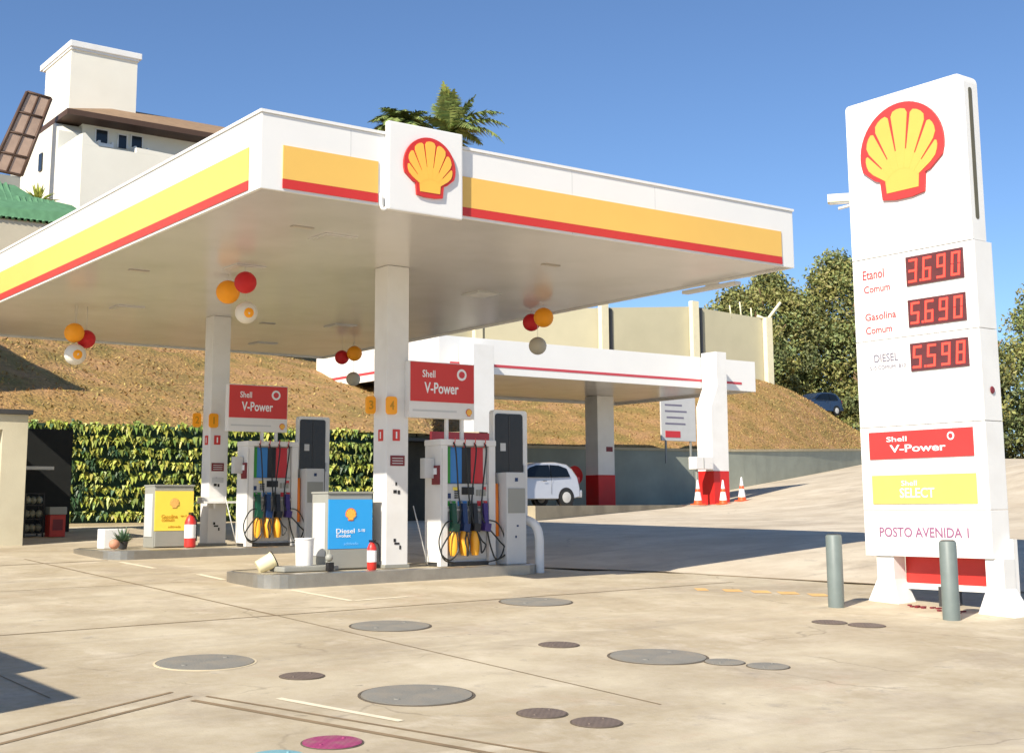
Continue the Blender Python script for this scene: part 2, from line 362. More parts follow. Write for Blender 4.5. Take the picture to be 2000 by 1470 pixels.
COV = [(5.24, 11.88, .454, MC1, 'large round grey cover on the left, beside the small brown cover'),
 (5.64, 10.72, .194, MC2, 'small brown round cover between two large grey covers at left'),
 (6.0, 9.41, .461, MC1, 'large grey round cover closest to the magenta cover'),
 (8.01, 13.12, .45, MC1, 'large grey round cover in front of the nearer pump island end'),
 (10.87, 14.13, .475, MC1, 'large grey round cover in front of the white bent pipe'),
 (8.72, 10.95, .207, MC2, 'small brownish cover alone behind the big right hand cover'),
 (9.05, 9.81, .477, MC1, 'large grey round cover with two small covers trailing right'),
 (9.36, 9.21, .191, MC1, 'small grey cover touching the big right hand cover'),
 (9.53, 8.81, .198, MC1, 'small grey cover at the right end of the row of three'),
 (6.39, 8.24, .192, MC2, 'left one of two small covers at the bottom centre'),
 (6.52, 7.75, .19, MC2, 'right one of two small covers at the bottom centre'),
 (4.58, 8.25, .207, MCP, 'magenta painted round cover at the bottom edge'),
 (4.08, 8.08, .183, MCB, 'pale blue round cover cut by the bottom edge'),
 (12.57, 10.62, .201, MC2, 'left one of two small brown covers below the grey bollards'),
 (12.73, 10.2, .21, MC2, 'right one of two small brown covers below the grey bollards')]
nrm = V(-.012, -.045, 1).normalized(); GM = V(0, 0, 1).rotation_difference(nrm).to_matrix()
for x, y, r, mt, lb in COV:
    o = root('manhole_cover', (x, y, gz(x, y)), lb, 'manhole cover', 'round covers in the concrete')
    MB().lathe((x, y, gz(x, y)), [(r*1.045, -.02), (r*1.045, .004), (r*1.0, .006), (r*.99, -.02)], 40, GM).build('rim', RIMP if (r > .4 and x < 5.5) else RIM, o)
    m = MB(); m.lathe((x, y, gz(x, y)), [(r*.985, -.015), (r*.985, .009), (r*.9, .011), (r*.3, .012)], 40, GM)
    for a in (0, math.pi): m.lathe((x+r*.6*math.cos(a+.4), y+r*.6*math.sin(a+.4), gz(x+r*.6*math.cos(a+.4), y+r*.6*math.sin(a+.4))+.008), [(r*.07, 0), (r*.05, .010)], 10)
    m.build('lid', mt, o)

# ---------------------------------------------------------------- main canopy
CX0, CX1, CY0, CY1, CZB, CZT = 6.77, 16.25, 14.15, 30.0, 4.85, 5.79
can = root('station_canopy', (11.0, 21.6, 0), 'large white flat canopy with yellow and red bands over the fuel pumps', 'canopy')
m = MB(); m.m(SOFF).box(CX0+.06, CX1-.06, CY0+.06, CY1-.06, CZB+.035, CZB+.16); m.m(WHITE).box(CX0+.1, CX1-.1, CY0+.1, CY1-.1, CZT-.45, CZT-.38)
m.build('ceiling', None, can)
for nm, b in (('fascia', (CX0, CX1, CY0, CY0+.05)), ('fascia', (CX0, CX1, CY1-.05, CY1)), ('fascia', (CX0, CX0+.05, CY0+.053, CY1-.053)), ('fascia', (CX1-.05, CX1, CY0+.053, CY1-.053))):
    m = MB(); m.box(*b, CZB, CZT, bev=.008)
    if b[3]-b[2] < 1 and b[2] < 20: m.box(b[0]-.02, b[1]+.02, b[2]-.02, b[3]+.03, CZT+.002, CZT+.04)
    elif b[1]-b[0] < 1 and b[0] < 10: m.box(b[0]-.02, b[1]+.03, b[2]+.03, b[3]+.02, CZT+.002, CZT+.04)
    m.build(nm, WHITE2, can)
FY = Face('y', CY0); FX = Face('x', CX0)
for F, a0, a1 in ((FY, 7.06, 8.40), (FY, 9.62, 15.95), (FX, 14.47, 29.6)):
    m = MB(); plate(m, F, a0, a1, 5.003, 5.42, .002, .014); m.build('yellow_band', YEL, can)
    m = MB(); plate(m, F, a0, a1, 4.885, 5.0, .002, .016); m.build('red_band', RED, can)
# joints of the fascia panels
for F, a in ((FY, 8.0), (FY, 11.6), (FY, 13.2), (FX, 17.2), (FX, 20.2), (FX, 23.2), (FX, 26.2)):
    m = MB(); plate(m, F, a-.004, a+.004, CZB+.01, CZT-.02, .0005, .0018); m.build('panel_seam', LGREY, can)
# logo block
FB = Face('y', CY0-.10)
m = MB(); m.box(8.50, 9.645, CY0-.10, CY0-.003, 4.80, 5.965, bev=.02)
blk = m.build('emblem_block', WHITE2, can)
shell_emblem('shell_emblem', FB, 9.11, 5.41, .80, .79, blk, RED, YEL2, .001, .03)
MB().tube(curve([(8.43, CY0-.03, 5.0), (8.43, CY0-.04, 4.85), (8.46, CY0-.05, 4.80), (8.52, CY0-.08, 4.84)]), .022).build('block_bracket', WHITE2, can)
for (x0, x1, y0, y1) in ((10.77, 11.17, 17.8, 18.2), (10.80, 11.18, 24.55, 24.93)):
    m = MB(); zb = .13 if y0 < 20 else .34
    m.box(x0, x1, y0, y1, zb+.001, 4.88, bev=.012); c_ = m.build('column', COLM, can)
    for i in range(1): 
        m = MB(); m.box(x0-.02, x1+.02, y0-.02, y1+.02, zb+.0005, zb+.05); m.build('column_base', GREY, c_)
# ceiling lights
for x, y in ((13.66, 19.3), (9.0, 19.3), (13.66, 24.5), (9.0, 24.5), (9.0, 16.4), (13.66, 28.2)):
    m = MB(); m.box(x-.26, x+.26, y-.26, y+.26, CZB+.012, CZB+.034, bev=.004); l_ = m.build('ceiling_light', LGREY if x > 13 and y < 20 else SOFF, can)
    m = MB(); m.box(x-.2, x+.2, y-.2, y+.2, CZB+.004, CZB+.011); m.build('light_lens', COLM if x > 13 and y < 20 else SOFF, l_)
for x, y in ((8.3, 16.0), (7.7, 20.5), (12.9, 16.3), (12.2, 25.0)):
    m = MB(); m.box(x-.16, x+.16, y-.05, y+.05, CZB+.018, CZB+.033); m.build('ceiling_vent', mat('vent_beige', rgb(184, 176, 164), .6), can)
m = MB(); m.box(16.27, 16.42, 15.5, 16.8, 4.78, 4.84, bev=.01); m.box(16.26, 16.30, 15.9, 16.2, 4.841, 4.9); m.build('gutter_pipe', COLM, can)

# ---------------------------------------------------------------- pump islands
def island(x0, x1, y0, y1, zt, label):
    o = root('pump_island', ((x0+x1)/2, (y0+y1)/2, zt-.2), label, 'pump island', 'raised pump islands under the canopy')
    r = (y1-y0)/2; rr = .45; pts = []
    for cx, cy, t in ((x1-rr, y1-rr, 0), (x0+rr, y1-rr, 90), (x0+rr, y0+rr, 180), (x1-rr, y0+rr, 270)):
        for k in range(7): an = R(t+15*k); pts.append((cx+rr*math.cos(an), cy+rr*math.sin(an)))
    m = MB(); m.prism([V(px_+(.02 if px_ < (x0+x1)/2 else -.02), py_+(.02 if py_ < (y0+y1)/2 else -.02), zt-.35) for px_, py_ in pts], (0, 0, .345)); m.build('island_top', PLATC, o)
    m = MB(); n = len(pts)
    for i in range(n):
        a, b = pts[i], pts[(i+1) % n]
        m.quad(V(*a, zt-.35), V(*b, zt-.35), V(*b, zt-.01), V(*a, zt-.01))
        ca = V((x0+x1)/2, (y0+y1)/2, 0)
        def ins(p, d): 
            return V(p[0]+(d if p[0] < ca.x else -d), p[1]+(d if p[1] < ca.y else -d), 0)
        ia, ib = ins(a, .06), ins(b, .06)
        m.quad(V(*a, zt-.01), V(*b, zt-.01), V(ib.x, ib.y, zt+.004), V(ia.x, ia.y, zt+.004))
    k_ = m.build('steel_kerb', STEEL, o)
    return o
island(8.5, 13.5, 17.25, 18.95, .13, 'steel edged pump island nearest the camera with the blue poster cabinet')
island(8.28, 13.2, 22.95, 25.2, .34, 'steel edged pump island further back with the yellow poster cabinet')

def fuel_pump(x0, y0, z0, label):
    """two sided dispenser, front face at y0, left side at x0"""
    x1, y1, zt = x0+1.07, y0+.46, z0+2.0
    o = root('fuel_pump', ((x0+x1)/2, (y0+y1)/2, z0), label, 'fuel pump', 'fuel pumps on the islands')
    F = Face('y', y0)
    m = MB(); m.m(COLM).box(x0, x1, y0+.10, y1-.0, z0+.06, zt-.10); m.box(x0-.0, x0+.13, y0, y0+.099, z0, zt-.10); m.box(x1-.13, x1, y0, y0+.099, z0, zt-.10)
    m.box(x0-.012, x1+.012, y0-.012, y1+.012, zt-.099, zt, bev=.02); m.box(x0+.131, x1-.131, y0+.02, y0+.099, z0+.86, z0+.90)
    m.m(DGREY).box(x0+.02, x1-.02, y0+.02, y1-.02, z0+.0, z0+.059); m.build('body', None, o)
    # coloured grade panel
    cols = ((GREENB, .13, .22), (BLUEB, .222, .44), (BLACK, .442, .62), (REDB, .622, .86), (LGREY, .862, .93))
    b0, b1 = z0+1.30, z0+1.88
    for mt, a, b in cols:
        m = MB(); plate(m, F, x0+a, x0+b, b0, b1, -.08, -.055); m.build('grade_panel', mt, o)
    m = MB(); plate(m, F, x0+.14, x1-.14, z0+.92, z0+1.29, -.09, -.03); fp = m.build('display_panel', LGREY, o)
    m = MB(); plate(m, F, x0+.42, x0+.66, z0+1.12, z0+1.24, -.028, -.02); m.build('price_display', BLACK, fp)
    m = MB()
    for mt, a, b in ((GREENB, .15, .30), (BLUEB, .34, .52), (NGREEN, .54, .58), (REDB, .72, .92)):
        m.m(mt); plate(m, F, x0+a, x0+b, z0+.94, z0+1.02, -.028, -.022)
    for k in range(3): m.m(GREY); plate(m, F, x0+.70+.07*k, x0+.75+.07*k, z0+1.1, z0+1.2, -.028, -.02)
    m.build('grade_label', None, fp)
    m = MB(); plate(m, F, x0+.14, x1-.14, z0+.10, z0+.85, -.09, -.07); m.build('nozzle_bay', LGREY, o)
    cl = (NGREEN, NBLUE, BLACK, PURP)
    for k in range(4):
        x = x0+.22+.205*k
        m = MB(); m.m(cl[k]).obox(V(x, y0-.03, z0+.80), (.085, .09, .36), Matrix.Rotation(R(-6), 3, 'X')); m.obox(V(x+.01, y0-.05, z0+.60), (.12, .12, .13), Matrix.Rotation(R(10), 3, 'Y'))
        m.m(GREY).tube([(x-.02, y0-.02, z0+.96), (x-.02, y0+.03, z0+1.02)], .018)
        nz_ = m.build('nozzle', None, o)
        if k < 3:
            m = MB(); m.lathe((x+.01, y0-.03, z0+.16), [(.055, 0), (.075, .08), (.08, .25), (.055, .40), (.03, .44)], 12); m.build('nozzle_guard', AMBER, nz_)
        xt = x0+.24+.2*k; sg = -1 if k < 2 else 1
        sway = (-.34, -.02, .16, .40)[k]; low = (.10, .16, .20, .09)[k]
        pts = curve([(xt, y0+.03, zt-.02), (xt, y0-.07, zt-.18), (xt+.06*sg*-1, y0-.05, z0+1.2), (xt-.08*sg, y0-.07, z0+.75), (x-.02+sway*.5, y0-.12, z0+.42), (x+sway*.9, y0-.14, z0+low+.12), (x+sway*.4, y0-.14, z0+low), (x+.05+sway*.05, y0-.12, z0+low+.15), (x+.01, y0-.08, z0+.54)], 8)
        m = MB(); m.tube(pts, .014, 6); m.build('hose', RUB, o)
        if k in (0, 3):
            s2 = -1 if k == 0 else 1; bx = x+s2*.30
            m = MB(); m.tube(curve([(x, y0-.04, z0+.72), (x+s2*.2, y0-.1, z0+.66), (bx+s2*.03, y0-.12, z0+.40), (bx-s2*.06, y0-.12, z0+.12), (x+s2*.02, y0-.1, z0+.05)], 8), .012, 6); m.build('hose', RUB, o)
    m = MB()
    for rr_ in range(4):
        for cc_ in range(3): plate(m, F, x0+.28+.035*cc_, x0+.305+.035*cc_, z0+1.06+.035*rr_, z0+1.085+.035*rr_, -.028, -.022)
    m.build('keypad', DGREY, fp)
    for a_, b_, w_, h2, mt_ in ((.30, 1.215, .10, .05, PYEL), (.86, 1.21, .08, .07, INKR), (.18, 1.10, .06, .08, NBLUE)):
        m = MB(); plate(m, F, x0+a_-w_/2, x0+a_+w_/2, z0+b_-h2/2, z0+b_+h2/2, -.028, -.024); m.build('sticker', mt_, fp)
    m = MB(); plate(m, F, x0+.14, x1-.14, z0+1.885, z0+1.90, -.02, .004); plate(m, F, x0+.02, x0+.025, z0+.1, z0+1.85, .001, .003); m.build('trim_seam', GREY, o)
    m = MB(); m.m(RED)
    for k in range(4): m.tube([(x0+.24+.2*k, y0+.0, zt-.13), (x0+.24+.2*k, y0-.05, zt-.03), (x0+.24+.2*k, y0-.05, zt+.02)], .008, 5)
    m.build('hose_hook', None, o)
    # orange sleeve on the right edge, card reader on the left side
    m = MB(); m.tube([(x1+.04, y0+.02, z0+.45), (x1+.03, y0+.02, z0+1.3)], .035, 8); m.m(ORH); m.build('hose_sleeve', ORH, o)
    m = MB(); m.box(x0-.20, x0-.012, y0+.16, y0+.30, z0+1.38, z0+1.70, bev=.01); m.m(LGREY); cr = m.build('card_reader', LGREY, o)
    m = MB(); m.box(x0-.03, x0-.002, y0+.02, y0+.22, z0+1.28, z0+1.58); k_ = m.build('instruction_plate', MAROON, o)
    m = MB(); m.box(x0-.036, x0-.031, y0+.07, y0+.16, z0+1.44, z0+1.54); m.build('plate_symbol', INK, k_)
    m = MB(); m.tube([(x0-.05, y0+.3, z0+.02), (x0-.26, y0+.4, z0+.95)], .009, 6); m.build('squeegee_stick', LGREY, o)
    return o
def vpower(F, a0, a1, b0, b1, par, h, small=False):
    """Shell V-Power lettering on a red panel"""
    w = (a1-a0) if F.axis == 'y' else (a0-a1); sg = 1 if F.axis == 'y' else -1; hh = b1-b0
    def A(f): return a0+sg*w*f
    text('lettering', 'Shell', F, A(.28), b1-hh*.28, w*.20, hh*.20, INK, par, h, .012)
    text('lettering', 'V-Power', F, A(.48), b1-hh*.66, w*.54, hh*.30, INK, par, h, .018)
    c = F(A(.80), b1-hh*.26, h); r = F.right(); m = MB()
    q = hh*.16
    m.prism([c+r*q*math.cos(t*math.pi/9)+V(0, 0, q*math.sin(t*math.pi/9)) for t in range(18)], F.nrm()*.003); e = m.build('round_symbol', INK, par)
    m = MB(); m.prism([c+F.nrm()*.004+r*q*.6*math.cos(t*math.pi/9)+V(0, 0, q*.6*math.sin(t*math.pi/9)) for t in range(18)], F.nrm()*.003); 
    for a in (.3, 2.4, 4.5):
        m.prism([c+F.nrm()*.0075+r*q*k_*math.cos(a+d_)+V(0, 0, q*k_*math.sin(a+d_)) for k_, d_ in ((.15, 0), (.62, -.35), (.62, .35))], F.nrm()*.002)
    m.build('symbol_core', INKR, e)
def topsign(x0, y0, z0, label):
    """red sign box on top of a pump"""
    o = root('pump_sign', (x0+.62, y0+.1, z0), label, 'sign', 'red sign boxes above the pumps'); F = Face('y', y0)
    m = MB(); m.box(x0, x0+1.25, y0, y0+.14, z0, z0+.90, bev=.01)
    for px_ in (.72, 1.02): m.box(x0+px_, x0+px_+.05, y0+.04, y0+.09, z0-.33, z0)
    m.build('sign_box', COLM, o)
    m = MB(); plate(m, F, x0+.015, x0+1.235, z0+.26, z0+.885, .001, .012); rp = m.build('red_panel', RED, o)
    vpower(F, x0+.015, x0+1.235, z0+.28, z0+.87, rp, .014)
    shell_emblem('shell_emblem', F, x0+1.14, z0+.11, .12, .12, o, RED, YEL2, .002, .006)
    m = MB(); plate(m, F, x0+.06, x0+.9, z0+.10, z0+.13, .001, .004); m.build('white_strip', LGREY, o)
    return o
def door_panel(x0, y0, z0, label):
    o = root('information_totem', (x0+.35, y0, z0), label, 'information panel', 'dark panels in white frames beside the pumps')
    F = Face('y', y0)
    m = MB(); rplate(m, F, x0, x0+.70, z0, z0+1.86, .05, -.12, 0); m.build('panel_frame', WHITE, o)
    m = MB(); rplate(m, F, x0+.03, x0+.60, z0+.05, z0+1.80, .05, .002, .012); dp = m.build('dark_panel', DBROWN, o)
    m = MB(); plate(m, F, x0+.31, x0+.325, z0+.1, z0+1.76, .013, .018); m.build('panel_rib', DGREY, dp)
    m = MB(); plate(m, F, x0+.13, x0+.24, z0+1.18, z0+1.31, .013, .018); m.build('sticker', LGREY, dp)
    m = MB(); plate(m, F, x0+.605, x0+.64, z0+.78, z0+.95, .002, .03); m.build('latch', LGREY, dp)
    return o
def cabinet(x0, y0, z0, label):
    o = root('payment_cabinet', (x0+.2, y0+.15, z0), label, 'cabinet', 'pale cabinets right of the pumps'); F = Face('y', y0)
    m = MB(); m.box(x0, x0+.40, y0, y0+.30, z0, z0+1.48, bev=.02); m.build('body', LGREY, o)
    m = MB(); plate(m, F, x0+.03, x0+.37, z0+.82, z0+1.22, .001, .01); m.build('recess_panel', GREY, o)
    m = MB(); plate(m, F, x0+.17, x0+.23, z0+1.33, z0+1.39, .001, .005); plate(m, F, x0+.2, x0+.24, z0+.6, z0+.63, .001, .004); plate(m, F, x0+.17, x0+.2, z0+.42, z0+.46, .001, .004); m.build('blue_sticker', NBLUE, o)
    return o
fuel_pump(11.67, 17.62, .131, 'white fuel pump on the nearer island with green, blue, black and red grade panels')
topsign(11.10, 17.66, 2.46, 'red sign box above the fuel pump on the nearer island')
door_panel(12.82, 17.78, .79, 'dark panel in a white frame by the nearer pump')
cabinet(12.82, 17.42, .131, 'pale grey cabinet in front of the large dark panel on the nearer island')
D2 = (-.60, 5.78, .21)
for o in [x for x in C.objects if x.parent is None and x.name in ('fuel_pump', 'pump_sign', 'information_totem', 'payment_cabinet')]:
    c = copy_tree(o, D2 if o.name != 'pump_sign' else (-.44, 5.78, 0.06))
    c['label'] = {'fuel_pump': 'white fuel pump on the further island, in front of the hedge', 'pump_sign': 'red sign box above the further fuel pump, seen against the hillside',
        'information_totem': 'smaller looking dark panel in white frame in front of the hedge', 'payment_cabinet': 'pale cabinet on the further island, half behind the blue poster cabinet'}[o.name]

def kiosk(x0, y0, z0, label, post, shl, ink, lines, sub):
    o = root('poster_cabinet', (x0+.38, y0+.25, z0), label, 'cabinet', 'grey cabinets with posters at the island ends'); F = Face('y', y0)
    m = MB(); m.box(x0, x0+.78, y0, y0+.50, z0, z0+1.14, bev=.02); m.box(x0-.01, x0+.79, y0-.02, y0+.51, z0+1.141, z0+1.17)
    m.box(x0+.02, x0+.76, y0-.04, y0-.002, z0+.02, z0+.30, bev=.008); m.build('cabinet_body', GREY, o)
    m = MB(); plate(m, F, x0+.01, x0+.77, z0+.31, z0+1.05, .002, .02); p_ = m.build('poster', post, o)
    shell_emblem('shell_emblem', F, x0+.39, z0+.82, .19, .19, p_, shl[0], shl[1], .021, .004)
    text('lettering', lines[0], F, x0+.30, z0+.575, .32, .07, ink, p_, .021, .012); text('lettering', lines[1], F, x0+.27, z0+.505, .25, .05, ink, p_, .021, .01)
    text('lettering', lines[2], F, x0+.58, z0+.58, .12, .045, ink, p_, .021, .006); text('lettering', lines[3], F, x0+.40, z0+.385, .25, .045, sub, p_, .021, .004)
    m = MB(); m.box(x0-.012, x0-.002, y0+.06, y0+.44, z0+.2, z0+1.0); m.build('side_door', LGREY, o)
    return o
RO = mat('emblem_orange', rgb(232, 110, 60), .5); RO2 = mat('emblem_peach', rgb(244, 190, 104), .5)
kiosk(9.78, 17.86, .131, 'grey cabinet with a blue poster near the front column', BLUE, (RO, YEL2), INK, ('Diesel', 'Evolux', 'S-10', 'aditivado'), INKLB)
kiosk(9.52, 24.10, .341, 'grey cabinet with a yellow poster on the further island', PYEL, (mat('faded_orange', rgb(226, 176, 90), .5), RO2), INKO, ('Gasolina', 'comum', 'tipo C', 'aditivada'), INKO)

# small things on the islands
def extinguisher(x, y, z, label, s=1.0):
    o = root('fire_extinguisher', (x, y, z), label, 'fire extinguisher', 'red fire extinguishers on the islands')
    MB().lathe((x, y, z), [(.07*s, 0), (.085*s, .02), (.085*s, .38*s), (.05*s, .46*s), (.03*s, .48*s)], 16).build('cylinder', RED, o)
    m = MB(); m.box(x-.02, x+.02, y-.08, y+.06, z+.48*s, z+.52*s); m.tube(curve([(x, y-.03, z+.5*s), (x+.09, y-.05, z+.42*s), (x+.10, y-.06, z+.12)]), .012); m.build('valve', BLACK, o)
    m = MB(); m.lathe((x, y, z+.14*s), [(.087*s, 0), (.087*s, .2*s)], 16); m.build('paper_label', INK, o)
extinguisher(10.30, 17.42, .131, 'red fire extinguisher between the blue poster cabinet and the front column', .85)
extinguisher(10.10, 23.75, .341, 'red fire extinguisher right of the yellow poster cabinet', 1.25)
o = root('waste_bin', (10.66, 18.35, .131), 'narrow dark grey bin behind the red extinguisher by front column', 'bin')
m = MB(); m.box(10.58, 10.75, 18.26, 18.46, .131, 1.05, bev=.015); m.build('bin_body', DGREY, o); MB().box(10.57, 10.76, 18.25, 18.47, 1.052, 1.08).build('bin_lid', BLACK, o)
def bucket(name, x, y, z, r, h, mt, label, cat, M=None, rim=None):
    o = root(name, (x, y, z), label, cat)
    MB().lathe((x, y, z), [(r*.9, 0), (r, h), (r*1.06, h), (r*1.06, h+.02), (r*.93, h+.02), (r*.9, h-.03), (r*.4, h-.04)], 24, M).build('bucket_body', mt, o)
    if rim: MB().lathe(Vector((x, y, z))+(M or Matrix.Identity(3)) @ V(0, 0, h+.021), [(r*1.09, 0), (r*1.09, .015), (r*.6, .016)], 24, M).build('rim', rim, o)
    return o
m = MB(); m.box(8.95, 9.85, 17.62, 18.1, .135, .21, bev=.02); o = m.build('drain_step', GREY, None, (9.4, 17.8, .13)); tag(o, 'low grey metal box on the front island beneath the white bucket', 'metal box')
bucket('white_bucket', 9.42, 17.9, .212, .14, .38, WHITE, 'tall white plastic bucket left of the blue poster cabinet', 'bucket')
bucket('tipped_bucket', 8.74, 18.05, .19, .115, .24, mat('cream_plastic', rgb(226, 216, 176), .5, var=.08), 'cream bucket lying tipped on the end of front island', 'bucket', Matrix.Rotation(R(62), 3, V(.3, 1, 0)), DBROWN)
o = root('hose_tap', (9.62, 17.5, .131), 'small black and grey tap at the foot of the blue poster cabinet', 'tap')
MB().ball((9.62, 17.5, .33), .06, 2).build('tap_wheel', GREY, o); MB().box(9.59, 9.68, 17.46, 17.55, .131, .26).build('tap_base', BLACK, o)
m = MB(); m.box(8.62, 9.02, 24.2, 24.55, .341, .70, bev=.02); o = m.build('white_crate', WHITE, None, (8.8, 24.3, .34)); tag(o, 'white plastic crate on the left end of the further island', 'crate')
LEAFP = mat('pot_leaves', rgb(90, 116, 88), .6, island=.35)
o = root('potted_plant', (8.85, 23.85, .341), 'small grey green plant in front of the white crate', 'plant')
MB().lathe((8.85, 23.85, .341), [(.07, 0), (.10, .14), (.09, .14), (.05, .12)], 16).build('pot', DGREY, o)
m = MB()
for k in range(90):
    a = random.uniform(0, 6.28); e = random.uniform(.1, 1.3); l = random.uniform(.15, .34); d = V(math.cos(a)*math.cos(e), math.sin(a)*math.cos(e), math.sin(e)); s_ = V(-d.y, d.x, 0).normalized()*.025; p = V(8.85, 23.85, .45)
    q = p+d*l; m.quad(p-s_*.4, p+d*l*.5-s_, q, p+d*l*.5+s_)
m.build('foliage', LEAFP, o)
m = MB(); m.ball((8.62, 23.65, .435), .095, 3, (1, 1, .95)); o = m.build('clay_pot', mat('clay', rgb(196, 140, 112), .7, var=.15), None, (8.62, 23.65, .34)); tag(o, 'small round terracotta pot on the further island end', 'pot')
# bent white guard pipe at the island end
m = MB(); m.tube(curve([(13.05, 17.95, .82), (13.28, 17.72, .86), (13.42, 17.5, .78), (13.47, 17.42, .60), (13.47, 17.4, .3), (13.47, 17.4, -.02)], 6), .075, 14)
o = m.build('guard_pipe', COLM, None, (13.4, 17.5, 0)); tag(o, 'thick white bent pipe guarding the right end of front island', 'guard pipe')
# shelf on the far column, number plates and notices on the columns
m = MB(); m.box(10.55, 11.30, 24.18, 24.54, 1.16, 1.20); m.box(10.80, 10.84, 24.3, 24.54, 1.06, 1.159); m.box(10.56, 11.0, 24.3, 24.54, 1.201, 1.28)
o = m.build('wall_shelf', WHITE, None, (10.9, 24.4, 1.16)); tag(o, 'white shelf fixed to the further canopy column', 'shelf')
def number(digit, F, a, b, label, w=.19):
    o = root('pump_number', F(a, b), label, 'number plate', 'orange number plates on the columns')
    m = MB(); rplate(m, F, a-w/2, a+w/2, b-.14, b+.14, .05, .02, .06); pl_ = m.build('plate', ORANGE, o)
    text('digit', digit, F, a, b, .028 if digit == '1' else .08, .14, INKO, pl_, .062, .02)
FC1, FC1x = Face('y', 17.8), Face('x', 10.77); FC2, FC2x = Face('y', 24.55), Face('x', 10.80)
number('4', FC1, 10.83, 2.64, 'orange plate with number 4 on the front of the nearer column'); 
number('3', Face('y', 18.12), 10.64, 2.66, 'orange plate with number 3 projecting left of the nearer column', .17)
number('1', FC2, 10.84, 2.78, 'orange plate with number 1 on the front of the further column'); 
number('2', Face('y', 24.85), 10.62, 2.80, 'orange plate with number 2 projecting left of the further column', .17)
def notice(F, a0, a1, b0, b1, mt, label, kind='safety_notice', inner=None):
    o = root(kind, F((a0+a1)/2, (b0+b1)/2), label, 'notice', 'small notices on the columns')
    m = MB(); plate(m, F, a0, a1, b0, b1, .002, .010); n_ = m.build('notice_board', mt, o)
    if inner == 'bar':
        m = MB(); plate(m, F, a0*.6+a1*.4, a0*.4+a1*.6, b0+(b1-b0)*.2, b0+(b1-b0)*.8, .011, .013); m.build('symbol', INK, n_)
    if inner == 'lines':
        m = MB()
        for k in range(3): plate(m, F, a0+(a1-a0)*.12, a1-(a1-a0)*.12, b0+(b1-b0)*(.2+.25*k), b0+(b1-b0)*(.28+.25*k), .011, .013)
        m.build('symbol', LGREY, n_)
for (F, Fx, dz, t, x0, yy) in ((FC1, FC1x, 0, 'nearer', 10.77, 17.8), (FC2, FC2x, .22, 'further', 10.80, 24.55)):
    notice(F, 10.88, 11.01, 2.09+dz, 2.27+dz, RED, f'red extinguisher sign on the front of the {t} column', inner='bar')
    notice(Fx, yy+.24, yy+.10, 2.09+dz, 2.27+dz, RED, f'red sign on the left side of the {t} column', inner='bar')
    notice(F, 10.84, 11.10, 1.70+dz*.4, 1.86+dz*.4, MAROON, f'maroon notice at eye height on the {t} column', inner='lines')
    o = root('black_sticker', F(10.93, 1.3), f'black scrap stickers low on the {t} column', 'sticker', 'black stickers on the columns')
    for (a, b, w, hh) in ((10.95, 1.42, .03, .05), (10.93, 1.30, .06, .05), (11.0, 1.29, .04, .06), (10.93, .55, .04, .05), (10.97, .50, .09, .03), (11.03, .44, .03, .06)):
        m = MB(); plate(m, F, a-w/2, a+w/2, b-hh/2+dz, b+hh/2+dz, .002, .006); m.build('scrap', BLACK, o)
notice(FC2, 10.86, 11.10, 1.56, 1.66, LGREY, 'pale notice above the shelf on the further column', inner='lines')

# hanging paper globes
GR = mat('globe_red', rgb(196, 22, 30), .6, var=.05); GY = mat('globe_yellow', rgb(248, 160, 20), .6, var=.05); GW = mat('globe_white', rgb(226, 220, 208), .6, var=.04); GG = mat('globe_grey', rgb(190, 182, 164), .6, var=.05)
def globe(p, r, mt, nm, label, emb=False):
    o = root('paper_globe', p, label, 'hanging globe', 'party globes hanging under the canopy')
    m = MB(); m.ball(p, r, 3); m.build('globe', mt, o)
    ztop = min(CZB+.03, CZB+.03); m = MB(); m.tube([(p[0], p[1], p[2]+r*.98), (p[0], p[1], ztop)], .004, 4); m.build('string', LGREY, o)
    if emb:
        d = (V(0, 0, 1.05)-V(*p)).normalized(); d = (d+V(.25, -.1, 0)).normalized(); M = V(0, 0, 1).rotation_difference(d).to_matrix()
        m = MB(); m.lathe(V(*p), [(r*.45, r*.885), (r*.40, r*.93), (r*.2, r*.985)], 16, M); m.build('emblem_spot', ORANGE, o)
def sc(p, k): return (p[0]*k, p[1]*k, 1.05+(p[2]-1.05)*k)
for p, k, r, mt, c_, e, where in (
    ((8.08, 24.71, 4.35), 1, .185, GY, 'yellow', 0, 'leftmost cluster'), ((8.35, 24.83, 4.26), 1, .175, GR, 'red', 0, 'leftmost cluster'), ((8.11, 24.7, 3.94), 1, .20, GW, 'white', 1, 'leftmost cluster'),
    ((9.47, 20.96, 4.75), .955, .195, GY, 'yellow', 0, 'cluster in front of the further column'), ((9.82, 21.02, 4.96), .90, .175, GR, 'red', 0, 'cluster in front of the further column'), ((9.76, 20.83, 4.4), .955, .185, GW, 'white', 1, 'cluster in front of the further column'),
    ((16.11, 28.8, 4.77), .93, .165, GR, 'red', 0, 'small cluster left of the nearer column'), ((16.38, 28.65, 4.87), .925, .175, GY, 'yellow', 0, 'small cluster left of the nearer column'), ((16.36, 28.66, 4.23), .93, .165, GG, 'greyish', 0, 'small cluster left of the nearer column'),
    ((16.61, 21.66, 4.86), .945, .175, GR, 'red', 0, 'rightmost cluster'), ((16.63, 21.27, 4.92), .925, .19, GY, 'yellow', 0, 'rightmost cluster'), ((16.53, 21.35, 4.33), .945, .175, GG, 'greyish', 0, 'rightmost cluster')):
    globe(sc(p, k), r, mt, 'paper_globe', f'{c_} hanging globe of the {where}', e)

